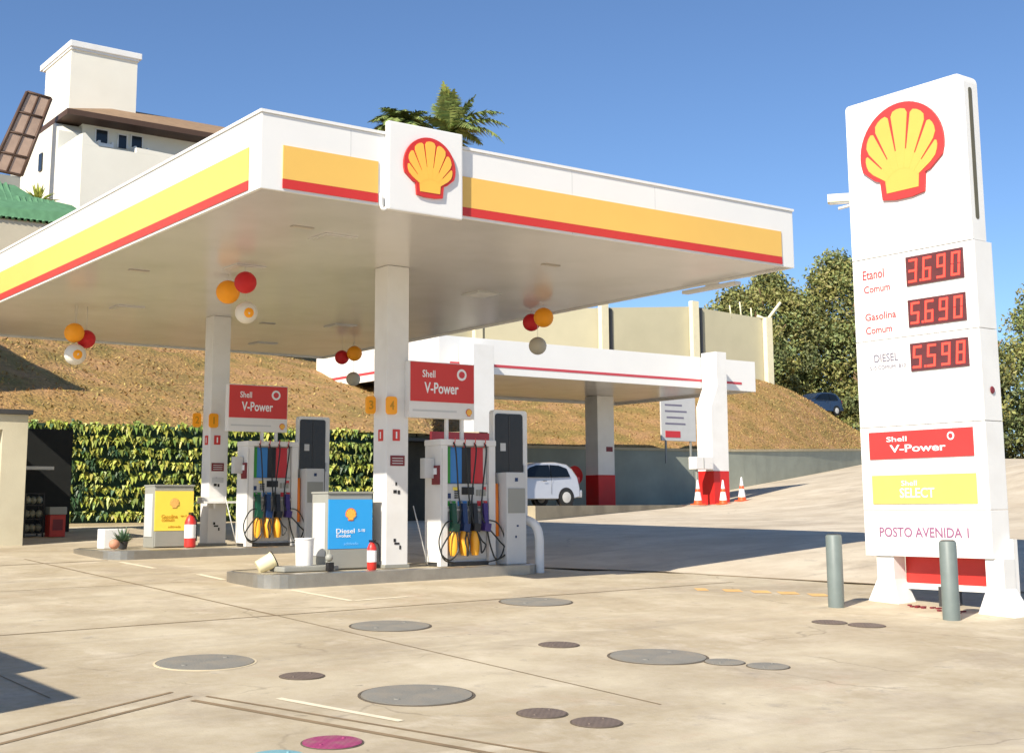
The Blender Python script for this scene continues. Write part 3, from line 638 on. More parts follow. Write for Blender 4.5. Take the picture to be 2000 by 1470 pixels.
# ---------------------------------------------------------------- price totem
tot = root('price_totem', (15.05, 10.92, gz(15.05, 10.92)), 'tall white price sign with shell emblem and red number displays', 'price sign')
TX = 14.9; FT = Face('x', TX)
m = MB(); r_ = .13; pts = []
for cy, cz, t in ((9.93+r_, 6.74-r_, 0), (11.90-.06, 6.74-.06, 90)):
    rr = r_ if t == 0 else .06
    for k in range(7):
        an = R(t+15*k); pts.append(V(TX, cy-rr*math.cos(an) if False else cy-rr*math.cos(an), cz+rr*math.sin(an)))
pts += [V(TX, 11.90, 4.47), V(TX, 9.93, 4.47)]
m.prism(pts, (.30, 0, 0)); m.build('top_case', WHITE, tot)
m = MB()
for k, (z0, z1) in enumerate(((3.305, 4.462), (2.105, 3.298), (.975, 2.098), (.36, .968))):
    m.box(TX+.006, TX+.40, 9.92, 11.905, z0, z1, bev=.008)
m.build('panel_case', WHITE, tot)
for z in (3.78, 3.20, 2.63, 1.5, .9):
    m = MB(); plate(m, FT, 11.75, 10.12, z-.003, z+.003, -.004, -.002); m.build('panel_seam', LGREY, tot)
m = MB(); plate(m, FT, 11.8, 10.0, 6.595, 6.60, .0005, .002); m.build('panel_seam', LGREY, tot)
FS = Face('y', 9.93)
m = MB(); rplate(m, FS, TX+.09, TX+.17, 4.75, 6.55, .035, .001, .004); m.build('side_slot', mat('slot_dark', rgb(96, 92, 74), .6, var=.1), tot)
m = MB(); m.lathe(FS(TX+.2, 2.5, .018), [(.05, 0), (.04, .01)], 12, Matrix.Rotation(R(90), 3, 'X')); m.build('cable_hole', MAROON, tot)
shell_emblem('shell_emblem', FT, 10.955, 5.87, 1.38, 1.34, tot, REDT, YELT, .001, .035)
SEG = {'0': 'abcdef', '1': 'bc', '2': 'abged', '3': 'abgcd', '4': 'fgbc', '5': 'afgcd', '6': 'afgedc', '7': 'abc', '8': 'abcdefg', '9': 'abcdfg'}
def display(b0, b1, s, lab):
    a0, a1 = 10.99, 10.09; m = MB(); plate(m, FT, a0, a1, b0, b1, -.004, .012); d = m.build('price_display', LEDBG, tot)
    d['label'] = lab; cw = (a0-a1)/4
    for i, ch in enumerate(s.replace('.', '')):
        m = MB(); c = a0-cw*(i+.5); hw, hh, t = cw*.30, (b1-b0)*.40, .030; mid = (b0+b1)/2
        for g_ in SEG[ch]:
            q = {'a': (-hw, hw, hh-t, hh), 'g': (-hw, hw, -t/2, t/2), 'd': (-hw, hw, -hh, -hh+t), 'f': (-hw, -hw+t, .006, hh-.004), 'b': (hw-t, hw, .006, hh-.004), 'e': (-hw, -hw+t, -hh+.004, -.006), 'c': (hw-t, hw, -hh+.004, -.006)}[g_]
            sh = lambda b_: b_*.08
            P4 = [(q[0], q[2]), (q[1], q[2]), (q[1], q[3]), (q[0], q[3])]
            hx = .0135 if g_ in 'agd' else .0145
            m.prism([FT(c-(u+sh(v)), mid+v, hx) for u, v in P4], FT.nrm()*.004)
        if i == 0: m.prism([FT(c-cw*.46-u, mid-hh+v, .0135) for u, v in ((0, 0), (t, 0), (t, t), (0, t))], FT.nrm()*.004)
        m.build('price_digit', LED, d)
display(3.985, 4.385, '3.690', 'red lit display reading 3.690'); display(3.42, 3.79, '5.690', 'red lit display reading 5.690'); display(2.82, 3.195, '5.598', 'red lit display reading 5.598')
def ftext(s, c, b, w, h_, mt, off=.004): text('lettering', s, FT, c, b, w, h_, mt, tot, -.0035, off, .004)
ftext('Etanol', 11.55, 4.235, .36, .13, INKR); ftext('Comum', 11.50, 4.03, .44, .10, INKR)
ftext('Gasolina', 11.46, 3.64, .52, .10, INKR); ftext('Comum', 11.50, 3.45, .44, .10, INKR)
ftext('DIESEL', 11.40, 3.05, .40, .11, INKG); ftext('S10 COMUM  B12', 11.38, 2.92, .60, .05, INKG, 0)
m = MB(); plate(m, FT, 11.75, 10.10, 1.66, 2.03, -.004, .008); pn = m.build('red_panel', REDT, tot)
vpower(FT, 11.75, 10.10, 1.68, 2.02, pn, .010)
m = MB(); plate(m, FT, 11.73, 10.09, 1.055, 1.44, -.004, .008); pn = m.build('yellow_panel', mat('panel_yellow', rgb(226, 204, 104), .4, var=.03), tot)
text('lettering', 'SELECT', FT, 11.0, 1.20, .55, .13, INK, pn, .010, .012); text('lettering', 'Shell', FT, 11.12, 1.33, .25, .07, INK, pn, .010, .006)
ftext('POSTO AVENIDA 1', 10.95, .68, 1.40, .13, mat('lettering_mauve', rgb(150, 96, 130), .5), .010)
m = MB(); m.box(TX+.30, TX+.36, 10.08, 11.47, .0, .357); m.build('base_red_panel', RED, tot)
m = MB(); m.box(TX+.27, TX+.37, 10.06, 11.47, -.08, -.003); m.build('base_rail', WHITE, tot)
def flare(y0, y1, f0, f1, zb, dx=0):
    m = MB(); m.box(TX+.04+dx, TX+.28+dx, y0, y1, zb+.35, .357)
    a = [V(TX+dx-.02, f0, zb-.05), V(TX+dx-.02, f1, zb-.05), V(TX+.40+dx, f1, zb-.05), V(TX+.40+dx, f0, zb-.05)]; b = [V(TX+.04+dx, y0, zb+.351), V(TX+.04+dx, y1, zb+.351), V(TX+.28+dx, y1, zb+.351), V(TX+.28+dx, y0, zb+.351)]
    A = [m.bm.verts.new(p) for p in a]; B = [m.bm.verts.new(p) for p in b]
    for i in range(4): m._f([A[i], A[(i+1) % 4], B[(i+1) % 4], B[i]])
    m._f(A); m._f(B); m.build('leg', WHITE, tot)
flare(11.47, 11.75, 11.36, 11.93, -.30); flare(9.80, 10.06, 9.62, 10.20, -.36)
m = MB(); m.box(TX+.29, TX+.38, 9.81, 9.915, -.3, .6); m.build('rear_strut', WHITE, tot)
m = MB(); m.box(TX+.2, TX+.5, 10.75, 10.9, -.32, -.03); m.build('footing', DGREY, tot)

# bollards
for x, y, z1, lb in ((13.88, 11.60, .66, 'grey steel bollard left of the price sign'), (14.06, 9.98, .60, 'grey steel bollard in front of the price sign')):
    z = gz(x, y); o = root('bollard', (x, y, z), lb, 'bollard', 'grey bollards guarding the price sign')
    MB().lathe((x, y, z-.05), [(.105, 0), (.105, z1-z+.03), (.09, z1-z+.05)], 24).build('post', BOLL, o)
    MB().lathe((x, y, z1+.001), [(.092, 0), (.07, .012)], 24).build('cap', DGREY, o)
# small bits by the totem foot
m = MB()
for k in range(16):
    y = random.uniform(10.2, 11.3); x = random.uniform(14.6, 14.85); m.box(x, x+random.uniform(.03, .09), y, y+.04, gz(x, y), gz(x, y)+.02)
o = m.build('brick_scraps', MAROON); tag(o, 'brown scraps of rubble on the concrete under the price sign', None, None, 'stuff')

# ---------------------------------------------------------------- back platform and second canopy
m = MB(); pl = [(22.9, 29.75), (33.3, 34.7), (37, 38.2), (43.5, 45.4), (33, 45.8), (25, 44), (23, 33)]
m.prism([V(x, y, -.3) for x, y in pl], (0, 0, 1.38)); o = m.build('platform', PLATC); tag(o, 'raised concrete platform behind the pumps where the white car stands', None, None, 'structure')
c2 = root('rear_canopy', (31.5, 40.2, 1.08), 'smaller white canopy behind, with a thin red line and red footed columns', 'canopy')
RX0, RX1, RY0, RY1 = 23.95, 39.1, 36.3, 44.8
m = MB(); m.box(RX0+.05, RX1-.05, RY0+.05, RY1-.05, 5.62, 5.80); m.build('ceiling', SOFF, c2)
for b in ((RX0, RX1, RY0, RY0+.06), (RX0, RX1, RY1-.06, RY1), (RX0, RX0+.06, RY0+.063, RY1-.063), (RX1-.06, RX1, RY0+.063, RY1-.063)):
    m = MB(); m.box(*b, 5.52, 6.72, bev=.01); m.build('fascia', WHITE2, c2)
F2 = Face('y', RY0); F2x = Face('x', RX0)
for F, a0, a1 in ((F2, 24.4, 38.3), (F2x, RY0+.5, RY1-.8)):
    m = MB(); plate(m, F, a0, a1, 5.77, 5.86, .002, .012); m.build('red_line', PALERED, c2)
CRED = mat('column_red', rgb(206, 36, 34), .5, var=.06, dirt=(.2, .05, .04, 1), dirt_amt=.3)
for (x0, x1, y0, y1, zt) in ((35.75, 36.55, 35.45, 36.25, 6.86), (24.75, 25.6, 35.45, 36.25, 6.4), (35.55, 36.45, 41.9, 42.7, 5.61), (25.3, 26.1, 41.9, 42.7, 5.61)):
    m = MB()
    if x0 == 35.75: m.prism([V(35.72, y0, 2.335), V(36.56, y0, 2.335), V(36.60, y0, zt), V(36.07, y0, zt), V(36.07, y0, 5.5), V(35.72, y0, 4.75)], (0, y1-y0, 0))
    else: m.box(x0, x1, y0, y1, 2.335, zt, bev=.015)
    cc = m.build('column', WHITE, c2)
    m = MB(); m.box(x0-.01, x1+.01, y0-.01, y1+.01, 1.0, 2.333, bev=.015); m.build('red_base', CRED, cc)
F3 = Face('y', 42-.1)
notice(Face('y', 41.9), 36.0, 36.35, 3.3, 3.5, MAROON, 'small dark notice on the rear canopy back column')
# things around the front right column
o = root('meter_box', (34.95, 35.2, 2.4), 'cream box fixed to the left of the red footed column', 'box'); m = MB(); m.box(34.6, 35.5, 35.2, 35.6, 2.38, 2.84, bev=.03); m.build('box_body', COLM, o); m = MB(); m.box(34.72, 34.79, 35.3, 35.37, 1.08, 2.379); m.build('post', GREY, o)
m = MB(); m.box(34.98, 35.0, 35.185, 35.198, 2.42, 2.80); m.build('door_seam', GREY, o)
CO = mat('cone_orange', rgb(236, 96, 48), .5, var=.05)
for x, y, lb in ((34.45, 35.0, 'orange and white cone left in front of the red column foot'), (35.55, 34.8, 'orange and white cone centred in front of the red column foot'), (36.75, 35.0, 'orange and white cone right of the red column foot')):
    z = max(1.08, gz(x, y)) if y > 34.9 and x < 34.5 else gz(x, y); o = root('traffic_cone', (x, y, z), lb, 'traffic cone', 'traffic cones at the column foot')
    MB().box(x-.2, x+.2, y-.2, y+.2, z, z+.04, bev=.01).build('base', CO, o)
    for i, (z0, z1, r0, r1) in enumerate(((.04, .16, .16, .14), (.16, .46, .14, .093), (.46, .58, .093, .074), (.58, .90, .074, .025))):
        MB().lathe((x, y, z), [(r0, z0), (r1, z1)], 16).build('orange_band' if i in (0, 2) else 'white_band', CO if i in (0, 2) else INK, o)
# hanging board behind the column
o = root('service_board', (43.2, 45.0, 3.5), 'white board with grey lines and a red patch above the rear wall', 'board')
FBd = Face('y', 45.0); m = MB(); m.box(42.05, 44.28, 45.0, 45.08, 4.04, 6.1, bev=.02); bd = m.build('board', LGREY, o)
for a_ in (42.3, 43.9):
    m = MB(); m.box(a_, a_+.09, 45.01, 45.07, 3.0, 4.038); m.build('board_post', GREY, o)
m = MB(); plate(m, FBd, 42.3, 43.25, 4.2, 4.5, .002, .012); m.build('red_patch', REDB, bd)
m = MB()
for k, (a, b) in enumerate(((42.3, 43.6), (42.4, 43.5), (42.3, 43.7), (42.3, 43.4))): plate(m, FBd, a, b, 4.8+.29*k, 4.88+.29*k, .002, .006)
m.build('text_lines', INKG, bd)

# ---------------------------------------------------------------- car builder
def car(x, y, z, label, paint, heading=1, s=1.0, group=None):
    """hatchback; rear bumper at x, near side at y, body extends towards -x"""
    o = root('parked_car', (x-1.8, y+.8, z), label, 'car', group)
    prof = [(0, .30), (0.02, .62), (.06, .80), (.10, .98), (.30, 1.28), (.52, 1.45), (1.0, 1.52), (1.9, 1.50), (2.35, 1.38), (2.85, 1.02), (3.5, .92), (3.78, .74), (3.84, .35), (3.5, .22), (.4, .22)]
    m = MB(); wid = 1.62; n = len(prof); rows = []
    for t in (0, .04, .12, .5, .88, .96, 1):
        row = []
        for (px_, pz) in prof:
            tum = max(0, pz-.95)*.28; inset = {0: .06, .04: .015, .12: 0, .5: 0, .88: 0, .96: .015, 1: .06}[t]
            yy = t*wid; c = wid/2; yy = c+(yy-c)*(1-tum/c)
            cx, cz = 1.9, .8; row.append(m.bm.verts.new(V(x-(cx+(px_-cx)*(1-inset)), y+yy, z+cz+(pz-cz)*(1-inset))))
        rows.append(row)
    for a in range(len(rows)-1):
        for i in range(n):
            f = m._f([rows[a][i], rows[a][(i+1) % n], rows[a+1][(i+1) % n], rows[a+1][i]])
            if f: f.smooth = True
    m._f(rows[0]); m._f(rows[-1]); body = m.build('body', paint, o)
    def side(pts, yy, d, mt, nm, par):
        m = MB(); m.prism([V(x-a, yy+max(0, b-.95)*.28, z+b) for a, b in pts], (0, d, 0)); return m.build(nm, mt, par)
    GL = mat('car_glass', rgb(16, 22, 26), .08)
    side([(.52, 1.0), (.62, 1.30), (.95, 1.40), (1.35, 1.42), (1.35, .98)], y-.012, .06, GL, 'window', o)
    side([(1.40, .98), (1.40, 1.42), (1.95, 1.40), (2.25, 1.32), (2.72, .98)], y-.012, .06, GL, 'window', o)
    m = MB(); m.prism([V(x-.145, y+.22, z+1.0), V(x-.145, y+1.40, z+1.0), V(x-.34, y+1.34, z+1.30), V(x-.34, y+.28, z+1.30)], (.03, 0, .02)); m.build('rear_window', GL, o)
    m = MB(); m.box(x-.26, x-.06, y+.03, y+.15, z+.76, z+1.0, bev=.03); m.build('tail_light', MAROON, o)
    m = MB(); m.box(x-.35, x+.04, y+.03, y+wid-.03, z+.28, z+.55, bev=.05); m.build('bumper', paint, o)
    for wx in (.72, 3.1):
        for wy in (y-.01, y+wid-.17):
            Mx = Matrix.Rotation(R(90), 3, 'X'); c = V(x-wx, wy+.18, z+.29)
            m = MB(); m.lathe(c, [(.345, .02), (.345, .183), (.2, .184)], 24, Mx); m.build('wheel_arch', BLACK, body)
            w_ = MB().lathe(c, [(.24, .0), (.29, .03), (.29, .17), (.25, .195)], 24, Mx).build('wheel', RUB, o)
            MB().lathe(c, [(.19, .17), (.19, .200), (.05, .215)], 20, Mx).build('rim', LGREY, w_)
    m = MB(); m.tube([(x-1.38, y-.012, z+.40), (x-1.38, y-.012, z+.96)], .005, 4); m.tube([(x-1.6, y-.02, z+.86), (x-1.75, y-.02, z+.86)], .014, 6); m.build('door_handle', DGREY, o)
    return o
SILV = mat('car_silver', rgb(196, 198, 204), .3, metal=.25, var=.02, coat=.6)
car(30.15, 36.45, 1.08, 'white silver hatchback parked under the rear canopy', SILV)
car(71.0, 58.0, 7.0, 'dark blue car half hidden behind the grassy mound', mat('car_navy', rgb(38, 56, 84), .25, coat=.5))

# ---------------------------------------------------------------- hillside, retaining walls
TO = [(-16, 33.3, 3.15), (0, 33.3, 3.15), (8, 33.3, 3.15), (15, 33.3, 3.15), (22, 33.7, 3.25), (24.5, 43, 3.5), (33, 45.6, 3.55), (45.8, 45.6, 3.62), (54, 47.2, 3.85), (62.7, 50.0, 4.15), (71, 52.5, 4.4)]
RI = [(-16, 47, 9.5), (0, 47, 9.5), (8, 47, 9.5), (22, 57, 9.5), (42, 64.5, 9.6), (43.5, 64, 9.6), (46, 62.8, 9.6), (52, 58.6, 9.2), (61.3, 56, 8.7), (68.6, 54.8, 5.6), (74, 54.5, 4.3)]
TOc = curve(TO, 8); RIc = curve(RI, 8); N = len(TOc); T = 14
me = bpy.data.meshes.new('hillside'); vs = []; fs = []
for i in range(N):
    a, b = TOc[i], RIc[i]; hz_ = (b-a).xy.length; out = (b-a); out.z = 0; out.normalize()
    for k in range(T+1+3):
        if k <= T:
            t = k/T; p = a.lerp(b, t); p.z = a.z+(b.z-a.z)*(t+(.16 if (i < 16 or i > 56) else .06)*math.sin(t*math.pi)); nz_ = noise.noise(p*.35)*.35+noise.noise(p*1.3)*.12
            p.z += nz_*min(1, t*4)*min(1, (1-t)*2+.25)
        else: d = (3, 12, 60)[k-T-1]; p = b+out*d; p.z = b.z+(.1, .0, -1.0)[k-T-1]
        vs.append(p)
W_ = T+4
for i in range(N-1):
    for k in range(W_-1): fs.append((i*W_+k, (i+1)*W_+k, (i+1)*W_+k+1, i*W_+k+1))
me.from_pydata(vs, [], fs); me.polygons.foreach_set('use_smooth', [True]*len(fs))
def grass_mat():
    m = bpy.data.materials.new('dry_grass'); m.use_nodes = True; n = m.node_tree.nodes; L = m.node_tree.links; p = n['Principled BSDF']; tc = n.new('ShaderNodeTexCoord')
    def nz(s, d=8): t = n.new('ShaderNodeTexNoise'); t.inputs['Scale'].default_value = s; t.inputs['Detail'].default_value = d; L.new(tc.outputs['Object'], t.inputs['Vector']); return t.outputs[0]
    r = n.new('ShaderNodeValToRGB'); L.new(nz(.8), r.inputs[0]); e = r.color_ramp.elements; e[0].position = .34; e[0].color = (.25, .185, .05, 1); e[1].position = .66; e[1].color = (.43, .25, .11, 1); q = e.new(.50); q.color = (.36, .225, .075, 1)
    r2 = n.new('ShaderNodeValToRGB'); L.new(nz(7), r2.inputs[0]); e = r2.color_ramp.elements; e[0].position = .3; e[0].color = (.72, .68, .64, 1); e[1].position = .7; e[1].color = (1.18, 1.15, 1.1, 1)
    x = n.new('ShaderNodeMix'); x.data_type = 'RGBA'; x.blend_type = 'MULTIPLY'; x.inputs[0].default_value = 1; L.new(r.outputs[0], x.inputs[6]); L.new(r2.outputs[0], x.inputs[7]); L.new(x.outputs[2], p.inputs['Base Color'])
    p.inputs['Roughness'].default_value = .95; b = n.new('ShaderNodeBump'); b.inputs['Strength'].default_value = .8; b.inputs['Distance'].default_value = .15; L.new(nz(9), b.inputs['Height']); L.new(b.outputs[0], p.inputs['Normal'])
    return m
DRY = grass_mat(); me.materials.append(DRY)
o = link_mesh('hillside', me); tag(o, 'steep bank of dry brown grass behind the station', None, None, 'structure')
# dry tufts on the bank
TUF = mat('grass_tuft', (.37, .25, .095), .9, island=.3); tv = []; tf = []
def srf(i, t):
    i0 = int(i); f = i-i0; k = t*T; k0 = int(k); g_ = k-k0
    def q(ii, kk): return vs[min(ii, N-1)*W_+min(kk, T)]
    return (q(i0, k0).lerp(q(i0+1, k0), f)).lerp(q(i0, k0+1).lerp(q(i0+1, k0+1), f), g_)
for _ in range(30000):
    i = random.uniform(12, N-1.01); t = random.uniform(0.0, .99); p = srf(i, t); a = random.uniform(0, 6.28); h_ = random.uniform(.03, .10); w = random.uniform(.02, .05)
    d = V(math.cos(a), math.sin(a), 0)*w; b = len(tv); l = V(random.uniform(-.1, .1), random.uniform(-.1, .1), h_)
    tv += [p-d, p+d, p+l]; tf.append((b, b+1, b+2))
me = bpy.data.meshes.new('grass_tufts'); me.from_pydata(tv, [], tf); me.materials.append(TUF); o = link_mesh('grass_tufts', me); tag(o, 'short dry grass tufts on the bank', 'grass', None, 'stuff')

WALLM = mat('grey_wall', rgb(156, 160, 146), .85, var=.14, scale=.7, dirt=(.26, .27, .22, 1), dirt_amt=.5, dscale=.6, bump=.2)
COPE = mat('coping', rgb(186, 172, 140), .9, var=.1)
ks = root('service_shed', (21, 32, .6), 'dark shed with a red fascia behind the nearer pump', 'shed')
m = MB(); m.box(18.85, 23.2, 31.3, 31.5, .3, 2.85); m.build('wall', mat('shed_dark', rgb(58, 54, 44), .8, var=.3, scale=2), ks)
m = MB(); m.box(18.8, 23.25, 30.6, 31.8, 2.852, 2.93); m.build('roof', BLACK, ks); m = MB(); m.box(19.9, 21.9, 30.5, 30.598, 2.86, 3.12); m.build('red_fascia', MAROON, ks)
rw = root('retaining_wall', (54, 47, 1.5), 'weathered grey retaining wall along the foot of the bank', 'wall')
seg = [V(23.4, 33.0, 3.2)]+[p.copy() for p in TOc[34:]]
def walltop(p): return p.z
m = MB(); mc = MB()
for i in range(len(seg)-1):
    a, b = seg[i], seg[i+1]; d = (b-a); d.z = 0; d.normalize(); nv = V(d.y, -d.x, 0)*.18
    for mm, z0a, z0b, z1, ex in ((m, -1.5, -1.5, -.0, 0), (mc, .0, .0, .12, .05)):
        A = a+nv*(1+ex*5); B = b+nv*(1+ex*5); A2 = a-nv; B2 = b-nv
        za = gz(a.x, a.y)-.6 if mm is m else a.z+.002; zb = gz(b.x, b.y)-.6 if mm is m else b.z+.002
        zt1 = a.z if mm is m else a.z+.12; zt2 = b.z if mm is m else b.z+.12
        P = [V(A.x, A.y, za), V(B.x, B.y, zb), V(B2.x, B2.y, zb), V(A2.x, A2.y, za)]; Q = [V(A.x, A.y, zt1), V(B.x, B.y, zt2), V(B2.x, B2.y, zt2), V(A2.x, A2.y, zt1)]
        pv = [mm.bm.verts.new(p) for p in P]; qv = [mm.bm.verts.new(p) for p in Q]
        mm._f([pv[0], pv[1], qv[1], qv[0]]); mm._f([pv[2], pv[3], qv[3], qv[2]]); mm._f(qv)
m.build('wall_face', WALLM, rw); mc.build('coping', COPE, rw)
# red hose reel on the rear wall
o = root('hose_reel', (35.0, 43.1, 1.08), 'round red reel standing behind the white car', 'hose reel')
MB().lathe((35.0, 43.0, 2.3), [(.38, 0), (.38, .3), (.2, .32)], 24, Matrix.Rotation(R(80), 3, 'X')).build('reel_drum', CRED, o); MB().box(34.9, 35.1, 43.05, 43.15, 1.08, 2.3).build('reel_stand', DGREY, o)
m = MB(); m.tube([(32.6, 40.9, 1.08), (32.65, 40.9, 2.3)], .05, 8); o = m.build('white_pole', COLM, None, (32.6, 40.9, 1.08)); tag(o, 'thin white post left of the rear red footed column', 'post')

# planted green wall
hedge = root('green_wall', (15, 31.2, .5), 'living wall of yellow green leaves in rows on dark backing', 'hedge')
HB = mat('hedge_backing', rgb(52, 78, 60), .9, var=.2); m = MB(); m.box(6.2, 20.4, 33.05, 33.5, .2, 3.18); m.build('backing_wall', HB, hedge)
m = MB(); m.box(8.4, 20.4, 32.7, 33.04, .3, .72); m.build('planter_kerb', COPE, hedge)
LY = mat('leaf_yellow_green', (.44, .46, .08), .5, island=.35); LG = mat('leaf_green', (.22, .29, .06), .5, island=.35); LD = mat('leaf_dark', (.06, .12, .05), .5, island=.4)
lv = {0: ([], []), 1: ([], []), 2: ([], [])}
def leaf(ls, p, d, l, w, droop):
    v, f = ls; b = len(v); s_ = d.cross(V(0, 0, 1)); s_ = s_.normalized()*w if s_.length > .01 else V(w, 0, 0)
    mid = p+d*l*.5; tip = p+d*l+V(0, 0, -droop*l); v += [p, mid-s_, tip, mid+s_+V(0, 0, .01)]; f += [(b, b+1, b+2, b+3)]
rows = 8
for rI in range(rows):
    z = .92+(3.12-.92)*rI/(rows-1)
    for ci in range(37):
        x = 8.9+ci*.31+random.uniform(-.06, .06)+(.15 if rI % 2 else 0); zz = z+random.uniform(-.05, .05)
        mt_ = random.choices((0, 1, 2), (.62, .28, .10))[0]
        if x < 11.2 and rI < 4 and random.random() < .4: mt_ = 2  # more dark leaves low at the left paint in the booth's shade
        for k in range(random.randint(30, 42)):
            a = random.uniform(-3.0, -.15); e = random.uniform(-.1, 1.25); d = V(math.cos(a)*math.cos(e), math.sin(a)*math.cos(e), math.sin(e))
            leaf(lv[mt_ if random.random() < .8 else random.choice((1, 2))], V(x+random.uniform(-.12, .12), 33.0, zz+random.uniform(-.075, .07)), d, random.uniform(.09, .19), random.uniform(.035, .065), random.uniform(.5, 1.3))
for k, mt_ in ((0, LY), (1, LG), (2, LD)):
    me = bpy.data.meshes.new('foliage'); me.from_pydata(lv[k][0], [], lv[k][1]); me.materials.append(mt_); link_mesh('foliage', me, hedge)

# left kiosk frame and things beside it
BEI = mat('beige_render', rgb(206, 198, 172), .8, var=.05, scale=1.5, dirt=(.36, .28, .17, 1), dirt_amt=.3, dscale=1.2, bump=.1)
bt = root('service_booth', (6, 29, .35), 'beige rendered booth with a dark opening at the left edge', 'booth')
m = MB(); m.box(7.56, 8.05, 27.2, 30.9, .2, 2.95); m.box(3.0, 7.56, 27.2, 27.5, 2.64, 2.95); m.box(3, 3.3, 27.2, 30.9, .2, 2.638); m.box(3.3, 7.559, 30.6, 30.9, .2, 2.638); m.build('booth_wall', BEI, bt)
m = MB(); m.box(2.9, 8.12, 27.12, 30.95, 2.952, 3.05, bev=.01); m.build('roof_slab', DGREY, bt)
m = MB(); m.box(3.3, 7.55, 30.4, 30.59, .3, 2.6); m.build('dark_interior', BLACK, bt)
m = MB(); m.box(8.5, 9.35, 29.55, 29.9, 1.93, 2.0); m.box(8.5, 8.54, 29.6, 30.9, 1.7, 1.929); o = m.build('metal_shelf', LGREY, None, (8.9, 29.7, 1.9)); tag(o, 'bright metal shelf in the dark recess beside the booth', 'shelf')
m = MB(); m.box(8.2, 10.2, 30.95, 31.1, .3, 2.9); o = m.build('recess_shade', mat('shade_black', rgb(22, 24, 22), .8, var=.2), None, (9, 31, .3)); tag(o, 'black sheet standing in for the shade between booth and hedge', 'shade_sheet')  # black sheet put in for the shade beside the booth
o = root('bottle_rack', (8.95, 29.7, gz(8.95, 29.7)), 'black rack stacked with pale bags in the shaded recess', 'rack')
m = MB(); zb = gz(8.95, 29.5)
for a in (8.74, 9.14): m.box(a, a+.03, 29.5, 29.53, zb, 1.42); m.box(a, a+.03, 29.9, 29.93, zb, 1.42)
for z in (.55, .85, 1.15, 1.40): m.box(8.772, 9.139, 29.5, 29.93, z, z+.02)
m.build('rack_frame', BLACK, o)
BAG = mat('pale_bag', rgb(150, 148, 128), .6, var=.3, scale=9)
for z in (.57, .87, 1.17):
    for k in range(3):
        m = MB(); m.ball((8.83+.13*k, 29.66+random.uniform(-.04, .04), z+.10), .095, 2, (.8, 1.2, 1.0)); m.build('bag', BAG, o)
o = root('red_bin', (9.38, 29.4, gz(9.4, 29.4)), 'red bin with a grey lid beside the booth', 'bin')
m = MB(); zb = gz(9.4, 29.4); m.box(9.22, 9.56, 29.25, 29.6, zb, .95, bev=.02); bb = m.build('bin_body', mat('bin_red', rgb(190, 60, 50), .5, var=.1), o); m = MB(); m.box(9.20, 9.58, 29.23, 29.62, .952, 1.12, bev=.03); m.build('bin_lid', GREY, o)
m = MB(); plate(m, Face('y', 29.25), 9.28, 9.50, .62, .85, .001, .004); m.build('bin_label', MAROON, bb)

# ---------------------------------------------------------------- house on the hill
HW = mat('house_render', rgb(232, 228, 214), .8, var=.03, scale=.6, dirt=(.6, .52, .38, 1), dirt_amt=.15, dscale=.4)
HR = mat('roof_tile', rgb(150, 122, 92), .8, var=.18, scale=3, bump=.5, bscale=12)
HF = mat('eave_brown', rgb(82, 60, 46), .6, var=.1)
hs = root('hilltop_house', (18, 52, 9.5), 'white house with a square tower and brown eaves on the hilltop', 'house')
m = MB(); m.box(16.38, 19.15, 52.0, 55.3, 9, 19.70); tw = m.build('tower', HW, hs)
m = MB(); m.box(16.30, 19.30, 51.88, 55.9, 19.702, 19.96, bev=.03); m.box(16.34, 19.2, 51.94, 55.6, 19.60, 19.701); m.build('tower_cap', WHITE, tw)
m = MB(); m.box(16.31, 26.0, 50.0, 51.99, 9, 16.28); m.build('wall', HW, hs)
# hip roof with deep eaves
m = MB(); x0, x1, y0, y1, ze, zr = 15.4, 27.2, 49.0, 56.5, 16.18, 17.7
A = [V(x0, y0, ze), V(x1, y0, ze), V(x1, y1, ze), V(x0, y1, ze)]; Rg = [V(x0+3.4, (y0+y1)/2, zr), V(x1-3.4, (y0+y1)/2, zr)]
av = [m.bm.verts.new(p) for p in A]; rv = [m.bm.verts.new(p) for p in Rg]
m._f([av[0], av[1], rv[1], rv[0]]); m._f([av[1], av[2], rv[1]]); m._f([av[2], av[3], rv[0], rv[1]]); m._f([av[3], av[0], rv[0]]); rf = m.build('roof', HR, hs)
m = MB(); m.box(x0-.02, x1+.02, y0-.02, y1+.02, ze-.22, ze-.003); m.build('eave_board', HF, rf)
m = MB(); m.m(HW).box(15.35, 24, 47.0, 47.25, 9, 14.3); m.box(15.35, 15.6, 47.251, 49.99, 9, 14.3); m.m(HF).box(15.61, 24, 47.26, 49.98, 9, 12.9); m.m(HW).prism([V(15.35, 47.0, 14.302), V(16.0, 47.0, 14.302), V(15.75, 47.0, 14.45), V(15.45, 47.0, 14.75), V(15.35, 47.0, 14.72)], (0, .25, 0))
m.prism([V(15.35, 47.26, 14.302), V(15.35, 49.8, 14.302), V(15.35, 49.8, 14.75), V(15.35, 47.26, 14.75)], (.25, 0, 0)); m.prism([V(17.4, 47, 14.302), V(19.4, 47, 14.302), V(19.4, 47, 14.42), V(17.4, 47, 14.5)], (0, .2, 0)); m.build('terrace_wall', None, hs)
m = MB(); m.prism([V(15.34, 49.81, 9), V(15.34, 56, 9), V(15.34, 56, 15.9), V(15.34, 50.3, 15.9), V(15.34, 49.81, 15.5)], (.95, 0, 0)); m.build('side_wing', HW, hs)
GLS = mat('window_glass', rgb(36, 42, 48), .1)
